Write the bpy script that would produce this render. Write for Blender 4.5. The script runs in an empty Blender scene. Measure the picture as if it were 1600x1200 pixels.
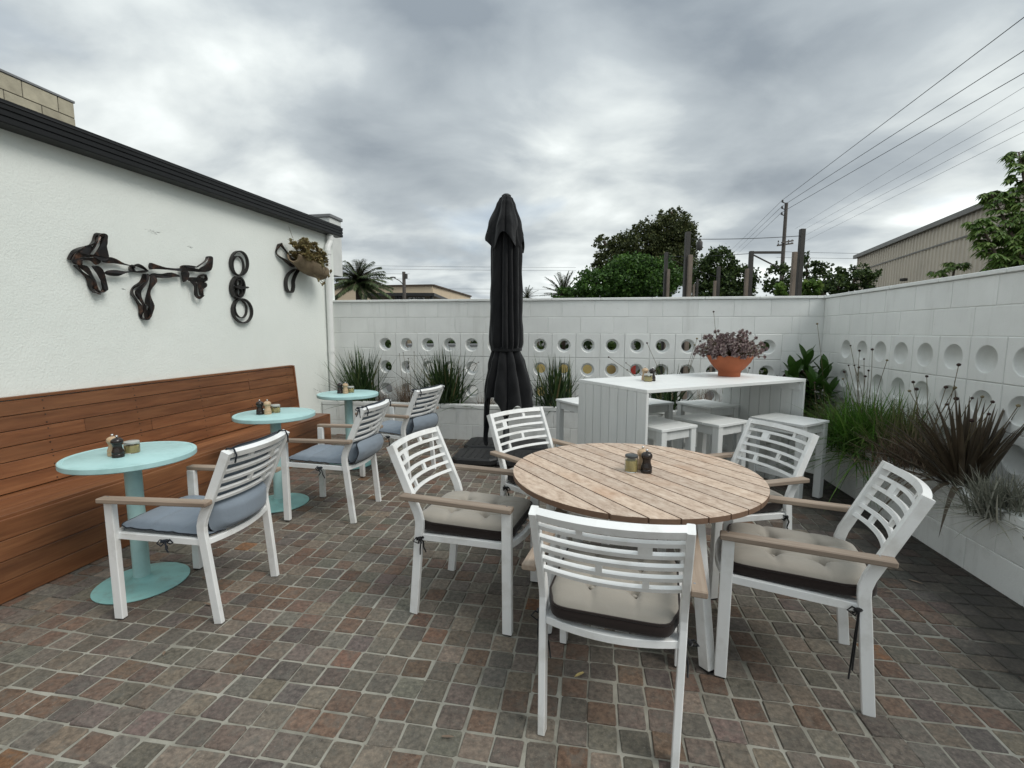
import bpy, bmesh, math, random
from mathutils import Vector, Matrix, Euler, noise as mnoise
R = math.radians
random.seed(7)
sc = bpy.context.scene
col = sc.collection

# ------------------------------------------------------------------ camera
CAMZ = 1.4153
cd = bpy.data.cameras.new('camera'); cam = bpy.data.objects.new('camera', cd); col.objects.link(cam)
cd.sensor_fit = 'HORIZONTAL'; cd.sensor_width = 36.0; cd.lens = 736.99 / 1600 * 36.0
cd.clip_start = 0.05; cd.clip_end = 2000
_p, _y, _r = -0.1122, -0.1683, 0.0023
CF = Vector((math.sin(_y) * math.cos(_p), math.cos(_y) * math.cos(_p), math.sin(_p)))
CR = CF.cross(Vector((0, 0, 1))).normalized(); CU = CR.cross(CF)
CR, CU = CR * math.cos(_r) + CU * math.sin(_r), -CR * math.sin(_r) + CU * math.cos(_r)
M = Matrix((CR, CU, -CF)).transposed().to_4x4(); M.translation = Vector((0, 0, CAMZ))
cam.matrix_world = M
sc.camera = cam

# ------------------------------------------------------------------ world: broken overcast over a clear sky
SUN_EL, SUN_AZ = R(50), R(110)      # azimuth clockwise from +Y (towards +X)
w = bpy.data.worlds.new('World'); sc.world = w; w.use_nodes = True
nt = w.node_tree; N = nt.nodes; L = nt.links; N.clear()
def wn(t, **k):
    n = N.new(t)
    for a, b in k.items(): setattr(n, a, b)
    return n
def wmath(op, a, b=None, clamp=False):
    n = wn('ShaderNodeMath', operation=op); n.use_clamp = clamp
    for i, v in enumerate((a, b)):
        if v is None: continue
        if isinstance(v, (int, float)): n.inputs[i].default_value = v
        else: L.new(v, n.inputs[i])
    return n.outputs[0]
tc = wn('ShaderNodeTexCoord'); sep = wn('ShaderNodeSeparateXYZ'); L.new(tc.outputs['Generated'], sep.inputs[0])
zc = wmath('MAXIMUM', sep.outputs[2], 0.0)
den = wmath('ADD', zc, 0.27)
cx = wmath('DIVIDE', sep.outputs[0], den); cy = wmath('DIVIDE', sep.outputs[1], den)
cmb = wn('ShaderNodeCombineXYZ'); L.new(cx, cmb.inputs[0]); L.new(cy, cmb.inputs[1])
def cloud_noise(scale, detail, rough, off, sx=1.0, rot=0.0, dist=0.0):
    mp = wn('ShaderNodeMapping'); mp.inputs['Location'].default_value = off
    mp.inputs['Scale'].default_value = (sx, 1, 1); mp.inputs['Rotation'].default_value = (0, 0, rot)
    L.new(cmb.outputs[0], mp.inputs[0])
    n = wn('ShaderNodeTexNoise'); n.inputs['Scale'].default_value = scale; n.inputs['Detail'].default_value = detail
    n.inputs['Roughness'].default_value = rough; n.inputs['Distortion'].default_value = dist
    L.new(mp.outputs[0], n.inputs['Vector']); return n.outputs['Fac']
SKYOFF = (4.4, -7.7, 0.0)
n1 = cloud_noise(0.95, 3, 0.5, SKYOFF, 1.0, R(-35), 0.15)
n2 = cloud_noise(2.6, 8, 0.52, (SKYOFF[0] * 1.7 + 1, SKYOFF[1] * .6, 0), 0.8, R(-25), 0.25)
n3 = cloud_noise(0.9, 4, 0.55, (1.3, 4.4, 0), 1.0, 0, 0.5)
mixn = wmath('ADD', wmath('MULTIPLY', n1, 0.60), wmath('MULTIPLY', n2, 0.40))
rp = wn('ShaderNodeValToRGB'); L.new(mixn, rp.inputs[0])
e = rp.color_ramp.elements
e[0].position = 0.34; e[0].color = (0.155, 0.180, 0.205, 1)
e[1].position = 0.70; e[1].color = (0.80, 0.83, 0.815, 1)
for p_, c_ in ((0.475, (0.282, 0.312, 0.330, 1)), (0.56, (0.45, 0.480, 0.478, 1))):
    q = rp.color_ramp.elements.new(p_); q.color = c_
sky = wn('ShaderNodeTexSky'); sky.sky_type = 'NISHITA'; sky.sun_disc = False
sky.sun_elevation = SUN_EL; sky.sun_rotation = SUN_AZ
skb = wn('ShaderNodeVectorMath', operation='SCALE'); L.new(sky.outputs[0], skb.inputs[0]); skb.inputs['Scale'].default_value = 0.09
gap = wn('ShaderNodeMapRange'); L.new(n3, gap.inputs[0])
gap.inputs[1].default_value = 0.58; gap.inputs[2].default_value = 0.74; gap.inputs[3].default_value = 0.0; gap.inputs[4].default_value = 0.5
mx = wn('ShaderNodeMix'); mx.data_type = 'RGBA'; L.new(gap.outputs[0], mx.inputs[0])
L.new(rp.outputs[0], mx.inputs[6]); L.new(skb.outputs[0], mx.inputs[7])
# overcast skies grow brighter towards the zenith
grad = wmath('ADD', wmath('MULTIPLY', zc, 0.85), 0.80)
hz = wmath('MULTIPLY', wmath('POWER', wmath('SUBTRACT', 1.0, zc), 6.0), 0.42)
sc2 = wn('ShaderNodeVectorMath', operation='SCALE'); L.new(mx.outputs[2], sc2.inputs[0]); L.new(wmath('ADD', grad, hz), sc2.inputs['Scale'])
bg = wn('ShaderNodeBackground'); L.new(sc2.outputs[0], bg.inputs[0]); bg.inputs[1].default_value = 1.0
out = wn('ShaderNodeOutputWorld'); L.new(bg.outputs[0], out.inputs[0])

sd = bpy.data.lights.new('sun', 'SUN'); sd.energy = 1.15; sd.angle = R(28); sd.color = (1.0, 0.965, 0.91)
sun = bpy.data.objects.new('sun', sd); col.objects.link(sun)
sdir = Vector((math.sin(SUN_AZ) * math.cos(SUN_EL), math.cos(SUN_AZ) * math.cos(SUN_EL), math.sin(SUN_EL)))
sun.rotation_euler = sdir.to_track_quat('Z', 'Y').to_euler(); sun.location = (0, 0, 20)
vs = sc.view_settings; vs.view_transform = 'Standard'; vs.look = 'None'; vs.exposure = 0.72; vs.gamma = 1.0; vs.use_curve_mapping = False
sc.cycles.use_denoising = True
sc.cycles.max_bounces = 8; sc.cycles.transparent_max_bounces = 8

# ------------------------------------------------------------------ helpers
def ray(px, py):
    return CF + CR * ((px - 800) / 736.99) - CU * ((py - 600) / 736.99)
def at_z(px, py, z): d = ray(px, py); return Vector((0, 0, CAMZ)) + d * ((z - CAMZ) / d.z)
def at_y(px, py, y): d = ray(px, py); return Vector((0, 0, CAMZ)) + d * (y / d.y)
def at_x(px, py, x): d = ray(px, py); return Vector((0, 0, CAMZ)) + d * (x / d.x)
def at_d(px, py, dist): return Vector((0, 0, CAMZ)) + ray(px, py) * dist
def sstep(t): t = max(0.0, min(1.0, t)); return t * t * (3 - 2 * t)
def fz(x, y):                        # the paving rises a little towards the back left corner
    t = max(0.0, min(1.0, (y - 2.0) / 3.6)); return 0.075 * t * t * sstep((1.6 - x) / 2.2)

def tag(o, label=None, cat=None, group=None, kind=None):
    if label: o['label'] = label
    if cat: o['category'] = cat
    if group: o['group'] = group
    if kind: o['kind'] = kind
    return o
def empty(name, loc, rz=0.0):
    o = bpy.data.objects.new(name, None); col.objects.link(o); o.location = loc; o.rotation_euler = (0, 0, rz)
    o.empty_display_size = 0.05; return o
def link(name, me, parent=None, loc=None, rot=None):
    o = bpy.data.objects.new(name, me); col.objects.link(o)
    if parent: o.parent = parent
    if loc is not None: o.location = loc
    if rot is not None: o.rotation_euler = rot
    return o
def children(o): return [c for c in bpy.data.objects if c.parent == o]
def copy_tree(o, parent=None, kids=None):
    c = o.copy(); col.objects.link(c); c.parent = parent
    for ch in list(o.children): copy_tree(ch, c)
    return c

class MB:
    def __init__(s): s.v = []; s.f = []; s.c = None
    def add(s, vs, fs):
        b = len(s.v); s.v.extend([tuple(p) for p in vs]); s.f.extend([tuple(i + b for i in f) for f in fs]); return s
    def box(s, c, d, rz=0.0, bev=0.0, mat=None):
        hx, hy, hz_ = d[0] / 2, d[1] / 2, d[2] / 2; b = min(bev, hx * .9, hy * .9, hz_ * .9)
        vs = []; fs = []
        if b <= 0:
            vs = [(x, y, z) for x in (-hx, hx) for y in (-hy, hy) for z in (-hz_, hz_)]
            fs = [(0, 1, 3, 2), (4, 6, 7, 5), (0, 4, 5, 1), (2, 3, 7, 6), (0, 2, 6, 4), (1, 5, 7, 3)]
        else:
            idx = {}
            for sx in (-1, 1):
                for sy in (-1, 1):
                    for sz in (-1, 1):
                        for ax in range(3):
                            p = [sx * (hx - b), sy * (hy - b), sz * (hz_ - b)]
                            p[ax] = (sx * hx, sy * hy, sz * hz_)[ax]
                            idx[(sx, sy, sz, ax)] = len(vs); vs.append(tuple(p))
            def I(sg, ax): return idx[(sg[0], sg[1], sg[2], ax)]
            for ax in range(3):
                o1, o2 = [a for a in range(3) if a != ax]
                for sg in (-1, 1):
                    q = []
                    for a1, a2 in ((-1, -1), (1, -1), (1, 1), (-1, 1)):
                        k = [0, 0, 0]; k[ax] = sg; k[o1] = a1; k[o2] = a2; q.append(I(k, ax))
                    fs.append(tuple(q))
            for ax in range(3):
                o1, o2 = [a for a in range(3) if a != ax]
                for a1 in (-1, 1):
                    for a2 in (-1, 1):
                        k0 = [0, 0, 0]; k1 = [0, 0, 0]
                        k0[ax] = -1; k1[ax] = 1; k0[o1] = k1[o1] = a1; k0[o2] = k1[o2] = a2
                        fs.append((I(k0, o1), I(k1, o1), I(k1, o2), I(k0, o2)))
            for sx in (-1, 1):
                for sy in (-1, 1):
                    for sz in (-1, 1): fs.append(tuple(I((sx, sy, sz), a) for a in range(3)))
        m = Matrix.Translation(c) @ Matrix.Rotation(rz, 4, 'Z')
        if mat is not None: m = Matrix.Translation(c) @ mat
        return s.add([m @ Vector(p) for p in vs], fs)
    def bar(s, p0, p1, wd, ht, up=(0, 0, 1), bev=0.0):     # box from p0 to p1; wd across, ht along 'up'
        p0, p1 = Vector(p0), Vector(p1); d = p1 - p0; ln = d.length; x = d.normalized(); u = Vector(up)
        if abs(x.dot(u)) > .98: u = Vector((1, 0, 0))
        y = u.cross(x).normalized(); z = x.cross(y)
        m = Matrix((x, y, z)).transposed().to_4x4()
        return s.box((p0 + p1) / 2, (ln, wd, ht), 0, bev, m)
    def tube(s, pts, r, n=8, cap=True):
        pts = [Vector(p) for p in pts]; rs = r if isinstance(r, (list, tuple)) else [r] * len(pts)
        prev = None; rings = []
        for i, p in enumerate(pts):
            t = (pts[min(i + 1, len(pts) - 1)] - pts[max(i - 1, 0)]).normalized()
            if prev is None:
                a = Vector((0, 0, 1)) if abs(t.z) < .9 else Vector((1, 0, 0)); u = t.cross(a).normalized()
            else:
                u = (prev - t * prev.dot(t)).normalized()
            prev = u; v_ = t.cross(u)
            rings.append([p + (u * math.cos(2 * math.pi * k / n) + v_ * math.sin(2 * math.pi * k / n)) * rs[i] for k in range(n)])
        vs = [q for r_ in rings for q in r_]; fs = []
        for i in range(len(rings) - 1):
            for k in range(n): fs.append((i * n + k, i * n + (k + 1) % n, (i + 1) * n + (k + 1) % n, (i + 1) * n + k))
        if cap: fs.append(tuple(range(n))[::-1]); fs.append(tuple((len(rings) - 1) * n + k for k in range(n)))
        return s.add(vs, fs)
    def lathe(s, prof, n=24, c=(0, 0, 0), cap=True):       # prof: (r, z) bottom to top
        vs = []; fs = []
        for r_, z in prof:
            for k in range(n): a = 2 * math.pi * k / n; vs.append((c[0] + r_ * math.cos(a), c[1] + r_ * math.sin(a), c[2] + z))
        for i in range(len(prof) - 1):
            for k in range(n): fs.append((i * n + k, i * n + (k + 1) % n, (i + 1) * n + (k + 1) % n, (i + 1) * n + k))
        if cap:
            if prof[0][0] > 1e-4: fs.append(tuple(range(n))[::-1])
            if prof[-1][0] > 1e-4: fs.append(tuple((len(prof) - 1) * n + k for k in range(n)))
        return s.add(vs, fs)
    def sweep(s, pts, prof, closed=False, side=None):      # prof: (a, b) offsets along side and along normal
        pts = [Vector(p) for p in pts]; n = len(pts); m = len(prof); vs = []; fs = []
        sd_ = Vector(side)
        for i, p in enumerate(pts):
            if closed: t = (pts[(i + 1) % n] - pts[i - 1]).normalized()
            else: t = (pts[min(i + 1, n - 1)] - pts[max(i - 1, 0)]).normalized()
            nn = sd_.cross(t).normalized(); k = 1.0
            if 0 < i < n - 1 or closed:
                t0 = (pts[i] - pts[i - 1]).normalized(); k = 1 / max(.5, abs(t.dot(t0)))
            for a, b in prof: vs.append(p + sd_ * a + nn * b * k)
        for i in range(n if closed else n - 1):
            j = (i + 1) % n
            for k in range(m): fs.append((i * m + k, i * m + (k + 1) % m, j * m + (k + 1) % m, j * m + k))
        if not closed: fs.append(tuple(range(m))[::-1]); fs.append(tuple((n - 1) * m + k for k in range(m)))
        return s.add(vs, fs)
    def mesh(s, name, mat, smooth=False):
        me = bpy.data.meshes.new(name); me.from_pydata(s.v, [], s.f)
        bm = bmesh.new(); bm.from_mesh(me); bmesh.ops.recalc_face_normals(bm, faces=bm.faces); bm.to_mesh(me); bm.free()
        if mat: me.materials.append(mat)
        if smooth:
            for p in me.polygons: p.use_smooth = True
        return me
    def build(s, name, mat, parent=None, smooth=False, loc=None, rot=None, sharp=None):
        me = s.mesh(name, mat, smooth)
        if sharp: me.set_sharp_from_angle(angle=R(sharp))
        return link(name, me, parent, loc, rot)
def raw_mesh(name, vs, fs, mat, smooth=False):
    me = bpy.data.meshes.new(name); me.from_pydata(vs, [], fs); me.materials.append(mat)
    if smooth:
        me.polygons.foreach_set('use_smooth', [True] * len(me.polygons))
    return me

# ------------------------------------------------------------------ materials
class NT:
    def __init__(s, name):
        s.m = bpy.data.materials.new(name); s.m.use_nodes = True; s.t = s.m.node_tree
        s.b = s.t.nodes['Principled BSDF']; s.n = s.t.nodes; s.l = s.t.links
        s.tc = s.n.new('ShaderNodeTexCoord'); s.oi = s.n.new('ShaderNodeObjectInfo')
        s.vec = None
    def coord(s, rnd=True, world=False):
        if world:
            g = s.n.new('ShaderNodeNewGeometry'); return g.outputs['Position']
        if not rnd: return s.tc.outputs['Object']
        m = s.n.new('ShaderNodeMath'); m.operation = 'MULTIPLY'; m.inputs[1].default_value = 37.0; s.l.new(s.oi.outputs['Random'], m.inputs[0])
        a = s.n.new('ShaderNodeVectorMath'); a.operation = 'ADD'; s.l.new(s.tc.outputs['Object'], a.inputs[0]); s.l.new(m.outputs[0], a.inputs[1])
        return a.outputs[0]
    def noise(s, vec, scale, detail=4, rough=.55, sc3=None, dist=0.0):
        if sc3:
            mp = s.n.new('ShaderNodeMapping'); mp.inputs['Scale'].default_value = sc3; s.l.new(vec, mp.inputs[0]); vec = mp.outputs[0]
        n = s.n.new('ShaderNodeTexNoise'); n.inputs['Scale'].default_value = scale; n.inputs['Detail'].default_value = detail
        n.inputs['Roughness'].default_value = rough; n.inputs['Distortion'].default_value = dist; s.l.new(vec, n.inputs['Vector'])
        return n.outputs['Fac']
    def ramp(s, fac, stops):
        r = s.n.new('ShaderNodeValToRGB'); s.l.new(fac, r.inputs[0]); e = r.color_ramp.elements
        e[0].position = stops[0][0]; e[0].color = tuple(stops[0][1]) + (1,)
        e[1].position = stops[-1][0]; e[1].color = tuple(stops[-1][1]) + (1,)
        for p, c in stops[1:-1]: q = e.new(p); q.color = tuple(c) + (1,)
        return r.outputs[0]
    def mapr(s, fac, a, b, c, d):
        m = s.n.new('ShaderNodeMapRange'); s.l.new(fac, m.inputs[0])
        for i, v in enumerate((a, b, c, d)): m.inputs[i + 1].default_value = v
        return m.outputs[0]
    def mix(s, fac, a, b, mode='MIX'):
        m = s.n.new('ShaderNodeMix'); m.data_type = 'RGBA'; m.blend_type = mode
        for i, v in ((0, fac), (6, a), (7, b)):
            if isinstance(v, (int, float)): m.inputs[i].default_value = v
            elif isinstance(v, (tuple, list)): m.inputs[i].default_value = tuple(v) + (1,)
            else: s.l.new(v, m.inputs[i])
        return m.outputs[2]
    def math(s, op, a, b=0.0):
        m = s.n.new('ShaderNodeMath'); m.operation = op
        for i, v in enumerate((a, b)):
            if isinstance(v, (int, float)): m.inputs[i].default_value = v
            else: s.l.new(v, m.inputs[i])
        return m.outputs[0]
    def bump(s, h, strength=.3, dist=.01):
        b = s.n.new('ShaderNodeBump'); b.inputs['Strength'].default_value = strength; b.inputs['Distance'].default_value = dist
        s.l.new(h, b.inputs['Height'])
        if s.b.inputs['Normal'].is_linked: s.l.new(s.b.inputs['Normal'].links[0].from_socket, b.inputs['Normal'])
        s.l.new(b.outputs[0], s.b.inputs['Normal'])
    def set(s, **k):
        for a, v in k.items():
            i = s.b.inputs[{'col': 'Base Color', 'rough': 'Roughness', 'metal': 'Metallic', 'spec': 'Specular IOR Level', 'coat': 'Coat Weight', 'sheen': 'Sheen Weight', 'trans': 'Transmission Weight', 'sss': 'Subsurface Weight'}[a]]
            if isinstance(v, (int, float)): i.default_value = v
            elif isinstance(v, (tuple, list)): i.default_value = tuple(v) + (1,)
            else: s.l.new(v, i)
        return s.m

def surf(name, c, var=.12, scale=4, rough=.6, bump=.15, bscale=60, bdist=.004, metal=0, spec=.5, dirt=None, dscale=3, damt=.5, objvar=0.0, world=False, streak=0.0):
    t = NT(name); v = t.coord(not world, world)
    n = t.noise(v, scale, 5)
    c0 = tuple(x * (1 - var) for x in c); c1 = tuple(min(1, x * (1 + var)) for x in c)
    k = t.ramp(n, [(.3, c0), (.7, c1)])
    if dirt:
        dn = t.noise(v, dscale, 6, .65); k = t.mix(t.mapr(dn, .5, .75, 0, damt), k, dirt)
    if streak:
        w_ = t.coord(False, True); k = t.mix(t.mapr(t.noise(w_, 7, 6, .7, (1, 1, .10)), .54, .76, 0, streak), k, (.36, .365, .33)); k = t.mix(t.mapr(t.noise(w_, 26, 5, .7), .62, .72, 0, streak * .8), k, (.40, .40, .37))
    if objvar:
        k = t.mix(1.0, k, t.ramp(t.oi.outputs['Random'], [(0, (1 - objvar,) * 3), (1, (1 + objvar,) * 3)]), 'MULTIPLY')
    t.set(col=k, rough=rough, metal=metal, spec=spec)
    if bump: t.bump(t.noise(v, bscale, 4), bump, bdist)
    return t.m
def wood(name, stops, axis='x', rough=.55, fine=60, objvar=.15, bump=.2, gscale=2.2, spec=.4):
    t = NT(name); v = t.coord()
    s3 = {'x': (.06, 1, 1), 'y': (1, .06, 1), 'z': (1, 1, .06)}[axis]
    g = t.noise(v, fine, 5, .6, s3, .3); b = t.noise(v, gscale * 4, 3, .5, {'x': (.15, 1, 1), 'y': (1, .15, 1), 'z': (1, 1, .15)}[axis])
    k = t.mix(.5, t.ramp(g, stops), t.ramp(b, stops))
    if objvar: k = t.mix(1.0, k, t.ramp(t.oi.outputs['Random'], [(0, (1 - objvar,) * 3), (1, (1 + objvar, 1 + objvar * .8, 1 + objvar * .6))]), 'MULTIPLY')
    t.set(col=k, rough=rough, spec=spec); t.bump(g, bump, .003)
    return t
MT = {}
MT['white_block'] = surf('white painted blockwork', (.74, .755, .735), .05, 3, .55, .35, 130, .003, dirt=(.52, .53, .50), dscale=2.2, damt=.22, objvar=.012, streak=.30)
MT['mortar_white'] = surf('painted mortar', (.66, .675, .655), .06, 6, .7, .3, 90, .003)
# planter paint: splash dirt stains
MT['planter'] = surf('white painted planter blocks', (.74, .755, .735), .05, 3, .55, .3, 110, .003, dirt=(.42, .42, .39), dscale=3.2, damt=.45, objvar=.02, streak=.42)
def stucco():
    t = NT('white stucco'); v = t.coord(False)
    n = t.noise(v, 1.6, 5); k = t.ramp(n, [(.3, (.755, .79, .75)), (.7, (.80, .83, .79))])
    st = t.noise(v, 1.1, 6, .7, (1, 1, .35)); k = t.mix(t.mapr(st, .56, .8, 0, .28), k, (.60, .60, .54))
    # old scuff marks above the sculpture
    g = t.n.new('ShaderNodeSeparateXYZ'); t.l.new(t.tc.outputs['Object'], g.inputs[0])
    sm = None
    for (y0, z0, ry, rz_, th) in ((3.33, 2.185, .13, .035, .52), (3.66, 2.13, .06, .018, .5), (3.05, 1.72, .05, .02, .56)):
        dy = t.math('DIVIDE', t.math('SUBTRACT', g.outputs[1], y0), ry); dz = t.math('DIVIDE', t.math('SUBTRACT', g.outputs[2], z0), rz_)
        d = t.math('SUBTRACT', 1.0, t.math('ADD', t.math('MULTIPLY', dy, dy), t.math('MULTIPLY', dz, dz)))
        nn = t.noise(v, 70, 4, .65, (1, .35, 3.2)); q = t.mapr(t.math('MULTIPLY', t.math('POWER', t.math('MAXIMUM', d, 0.0), .35), nn), .50, .58, 0, .8)
        sm = q if sm is None else t.math('MAXIMUM', sm, q)
    k = t.mix(sm, k, (.10, .10, .095))
    t.set(col=k, rough=.85, spec=.25)
    t.bump(t.noise(v, 75, 5, .6), .55, .006); t.bump(t.noise(v, 9, 3), .25, .01)
    return t.m
MT['stucco'] = stucco()
MT['gutter'] = surf('black gutter', (.007, .0075, .008), .2, 3, .42, .08, 20, .003, spec=.35)
MT['pipe_white'] = surf('white plastic pipe', (.74, .75, .73), .05, 5, .45, .05, 30)
MT['tan_block'] = surf('bare tan concrete block', (.42, .385, .29), .14, 9, .9, .6, 120, .005, dirt=(.24, .21, .16), dscale=4, damt=.45, objvar=.08)
MT['mortar_tan'] = surf('grey mortar', (.11, .10, .085), .1, 12, .9)
MT['cap_grey'] = surf('grey metal capping', (.20, .205, .21), .1, 4, .5)
MT['deck'] = wood('oiled hardwood', [(.25, (.075, .028, .012)), (.5, (.195, .080, .035)), (.8, (.34, .165, .075))], 'y', .36, 55, .2, .25, 2.0, .5).m
MT['deck_dark'] = surf('bench inner', (.03, .015, .01), .1, 5, .8)
MT['nail'] = surf('nail head', (.02, .012, .01), .1, 5, .5, 0)
MT['white_metal'] = surf('white powder coat', (.80, .81, .80), .05, 4, .30, .08, 160, .0015, dirt=(.46, .44, .39), dscale=7, damt=.5, objvar=.02)
def weather():
    t = wood('weathered teak', [(.25, (.14, .105, .08)), (.5, (.28, .22, .17)), (.8, (.42, .355, .29))], 'x', .7, 60, .12, .3)
    return t.m
MT['arm_wood'] = weather()
def table_wood():
    t = NT('worn composite timber'); v = t.coord()
    g = t.noise(v, 70, 5, .65, (.12, 1, 1)); b = t.noise(v, 38, 6, .7, (.5, 1, 1)); b2 = t.noise(v, 3.5, 4, .6)
    k = t.ramp(b, [(.34, (.36, .265, .20)), (.5, (.55, .435, .345)), (.66, (.64, .54, .445))])
    k = t.mix(t.mapr(g, .4, .7, 0, .4), k, (.34, .24, .165)); k = t.mix(t.mapr(b2, .54, .74, 0, .55), k, (.42, .25, .15))
    k = t.mix(1.0, k, t.ramp(t.oi.outputs['Random'], [(0, (.9, .9, .9)), (1, (1.1, 1.08, 1.05))]), 'MULTIPLY')
    t.set(col=k, rough=.55, spec=.4); t.bump(b, .25, .002); return t.m
MT['table_wood'] = table_wood()
MT['table_edge'] = surf('dark timber edge', (.16, .095, .06), .15, 20, .7, .2)
MT['turq'] = surf('turquoise enamel', (.40, .62, .615), .07, 5, .42, .15, 40, .002, dirt=(.22, .40, .38), dscale=9, damt=.45)
MT['turq_foot'] = surf('dusty turquoise enamel', (.27, .53, .51), .09, 6, .55, .2, 60, .002, dirt=(.23, .30, .27), dscale=14, damt=.65)
def fabric(name, c, var=.08, wr=.25):
    t = NT(name); v = t.coord(); n = t.noise(v, 3.5, 5); f = t.noise(v, 420, 2)
    k = t.ramp(n, [(.3, tuple(x * (1 - var) for x in c)), (.7, tuple(min(1, x * (1 + var)) for x in c))])
    k = t.mix(t.mapr(f, .3, .7, 0, .18), k, tuple(x * .65 for x in c))
    t.set(col=k, rough=.92, spec=.15, sheen=.15); t.bump(f, .25, .0008); t.bump(t.noise(v, 16, 3, .5, None, .8), wr, .008); return t.m
MT['beige'] = fabric('beige canvas', (.315, .290, .25))
MT['taupe'] = fabric('taupe canvas', (.26, .225, .20))
MT['brown'] = fabric('dark brown canvas', (.026, .019, .017))
MT['blue'] = fabric('slate blue canvas', (.215, .255, .30))
MT['navy'] = fabric('navy cord', (.018, .022, .03))
MT['black_cord'] = fabric('black cord', (.012, .012, .013))
MT['umbrella'] = fabric('black umbrella canvas', (.0085, .009, .010), .2, .6)
MT['black_plastic'] = surf('black plastic', (.014, .014, .015), .25, 6, .5, .2, 120, .001, dirt=(.05, .048, .044), dscale=8, damt=.4)
MT['pole_grey'] = surf('dark grey aluminium', (.05, .052, .055), .1, 4, .4, 0)
MT['white_plank'] = wood('white painted plank', [(.3, (.63, .65, .64)), (.6, (.71, .73, .72)), (.85, (.76, .78, .77))], 'z', .5, 45, .03, .25).m
MT['white_top'] = wood('white painted top', [(.3, (.72, .74, .73)), (.6, (.78, .80, .79)), (.85, (.82, .83, .82))], 'x', .38, 45, .02, .2).m
MT['terracotta'] = surf('terracotta', (.36, .105, .042), .14, 7, .8, .3, 60, .003, dirt=(.22, .055, .022), dscale=5, damt=.5)
MT['mill_dark'] = surf('dark stained beech', (.018, .012, .010), .2, 12, .25, 0)
MT['mill_light'] = wood('pale beech', [(.3, (.42, .29, .17)), (.6, (.53, .38, .24)), (.9, (.6, .45, .3))], 'z', .4, 60, .05, .1).m
MT['steel'] = surf('polished steel', (.6, .6, .6), .05, 6, .22, 0, metal=1)
MT['jar_lid'] = surf('dark jar lid', (.05, .055, .055), .1, 8, .35, 0)
MT['jar_lid_clear'] = surf('pale jar lid', (.42, .43, .40), .1, 8, .25, 0)
MT['mustard'] = surf('pale relish', (.50, .40, .17), .2, 40, .5, .1, 60)
def glass():
    t = NT('jar glass'); t.set(col=(.95, .97, .95), rough=.03, trans=1.0); t.b.inputs['IOR'].default_value = 1.35; return t.m
MT['glass'] = glass()
def copper():
    t = NT('fire blackened copper strip'); v = t.coord()
    n = t.noise(v, 14, 5, .6); g = t.noise(v, 60, 4, .6, (1, 1, .2))
    k = t.ramp(n, [(.42, (.006, .005, .0048)), (.55, (.018, .011, .009)), (.66, (.09, .042, .024)), (.8, (.24, .13, .08))])
    t.set(col=k, rough=.38, metal=.35, spec=.6); t.bump(g, .3, .004); return t.m
MT['copper'] = copper()
MT['iron'] = surf('black iron band', (.014, .012, .011), .3, 20, .5, .3, 60, .003)
MT['bark'] = surf('driftwood shell', (.19, .145, .09), .25, 9, .9, .5, 30, .008, dirt=(.12, .08, .05), dscale=8, damt=.7)
def leafm(name, stops, rough=.5, tr=.25, isl=True, sheen=0):
    t = NT(name); g = t.n.new('ShaderNodeNewGeometry')
    k = t.ramp(g.outputs['Random Per Island'], stops)
    k = t.mix(.35, k, t.mix(1.0, k, t.ramp(t.noise(t.coord(False), 5, 3), [(.3, (.5, .5, .5)), (.7, (1.5, 1.5, 1.4))]), 'MULTIPLY'))
    t.set(col=k, rough=rough, spec=.35)
    tl = t.n.new('ShaderNodeBsdfTranslucent'); t.l.new(k, tl.inputs[0])
    ms = t.n.new('ShaderNodeMixShader'); ms.inputs[0].default_value = tr
    o = t.n['Material Output']; t.l.new(t.b.outputs[0], ms.inputs[1]); t.l.new(tl.outputs[0], ms.inputs[2]); t.l.new(ms.outputs[0], o.inputs[0])
    return t.m
MT['strap'] = leafm('strappy leaf', [(0, (0.015, 0.033, 0.011)), (.6, (0.039, 0.078, 0.024)), (.9, (0.075, 0.120, 0.042)), (1, (0.240, 0.180, 0.090))], .4)
MT['dry'] = leafm('dry grass', [(0, (0.130, 0.094, 0.072)), (.6, (0.247, 0.182, 0.137)), (1, (0.364, 0.286, 0.208))], .8)
MT['greygrass'] = leafm('silver grass', [(0, (0.135, 0.143, 0.112)), (.6, (0.240, 0.247, 0.203)), (1, (0.375, 0.360, 0.300))], .7)
MT['grass'] = leafm('fresh grass blade', [(0, (0.047, 0.121, 0.016)), (.6, (0.095, 0.216, 0.030)), (1, (0.189, 0.297, 0.068))], .45, .35)
MT['olivegrass'] = leafm('olive grass blade', [(0, (0.072, 0.088, 0.032)), (.6, (0.136, 0.152, 0.064)), (1, (0.256, 0.240, 0.128))], .55, .3)
MT['flax'] = leafm('bronze flax leaf', [(0, (.035, .026, .018)), (.5, (.066, .050, .034)), (.85, (.11, .085, .055)), (1, (.15, .095, .065))], .36, .12)
MT['stem_dry'] = surf('dry stem', (.13, .105, .06), .2, 20, .8, 0)
MT['seed'] = surf('seed head', (.045, .026, .022), .35, 60, .9, .5, 120, .004)
MT['seed_pale'] = surf('pale seed head', (.19, .16, .09), .35, 60, .9, .5, 120, .004)
MT['broad'] = leafm('broad glossy leaf', [(0, (0.018, 0.048, 0.011)), (.6, (0.045, 0.105, 0.019)), (1, (0.105, 0.180, 0.045))], .35, .2)
MT['purple'] = leafm('plum leaf', [(0, (.022, .010, .012)), (.6, (.05, .022, .026)), (1, (.09, .05, .04))], .4, .12)
MT['succulent'] = leafm('mauve succulent', [(0, (.17, .115, .12)), (.6, (.31, .235, .235)), (1, (.46, .39, .36))], .6, .1)
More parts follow.
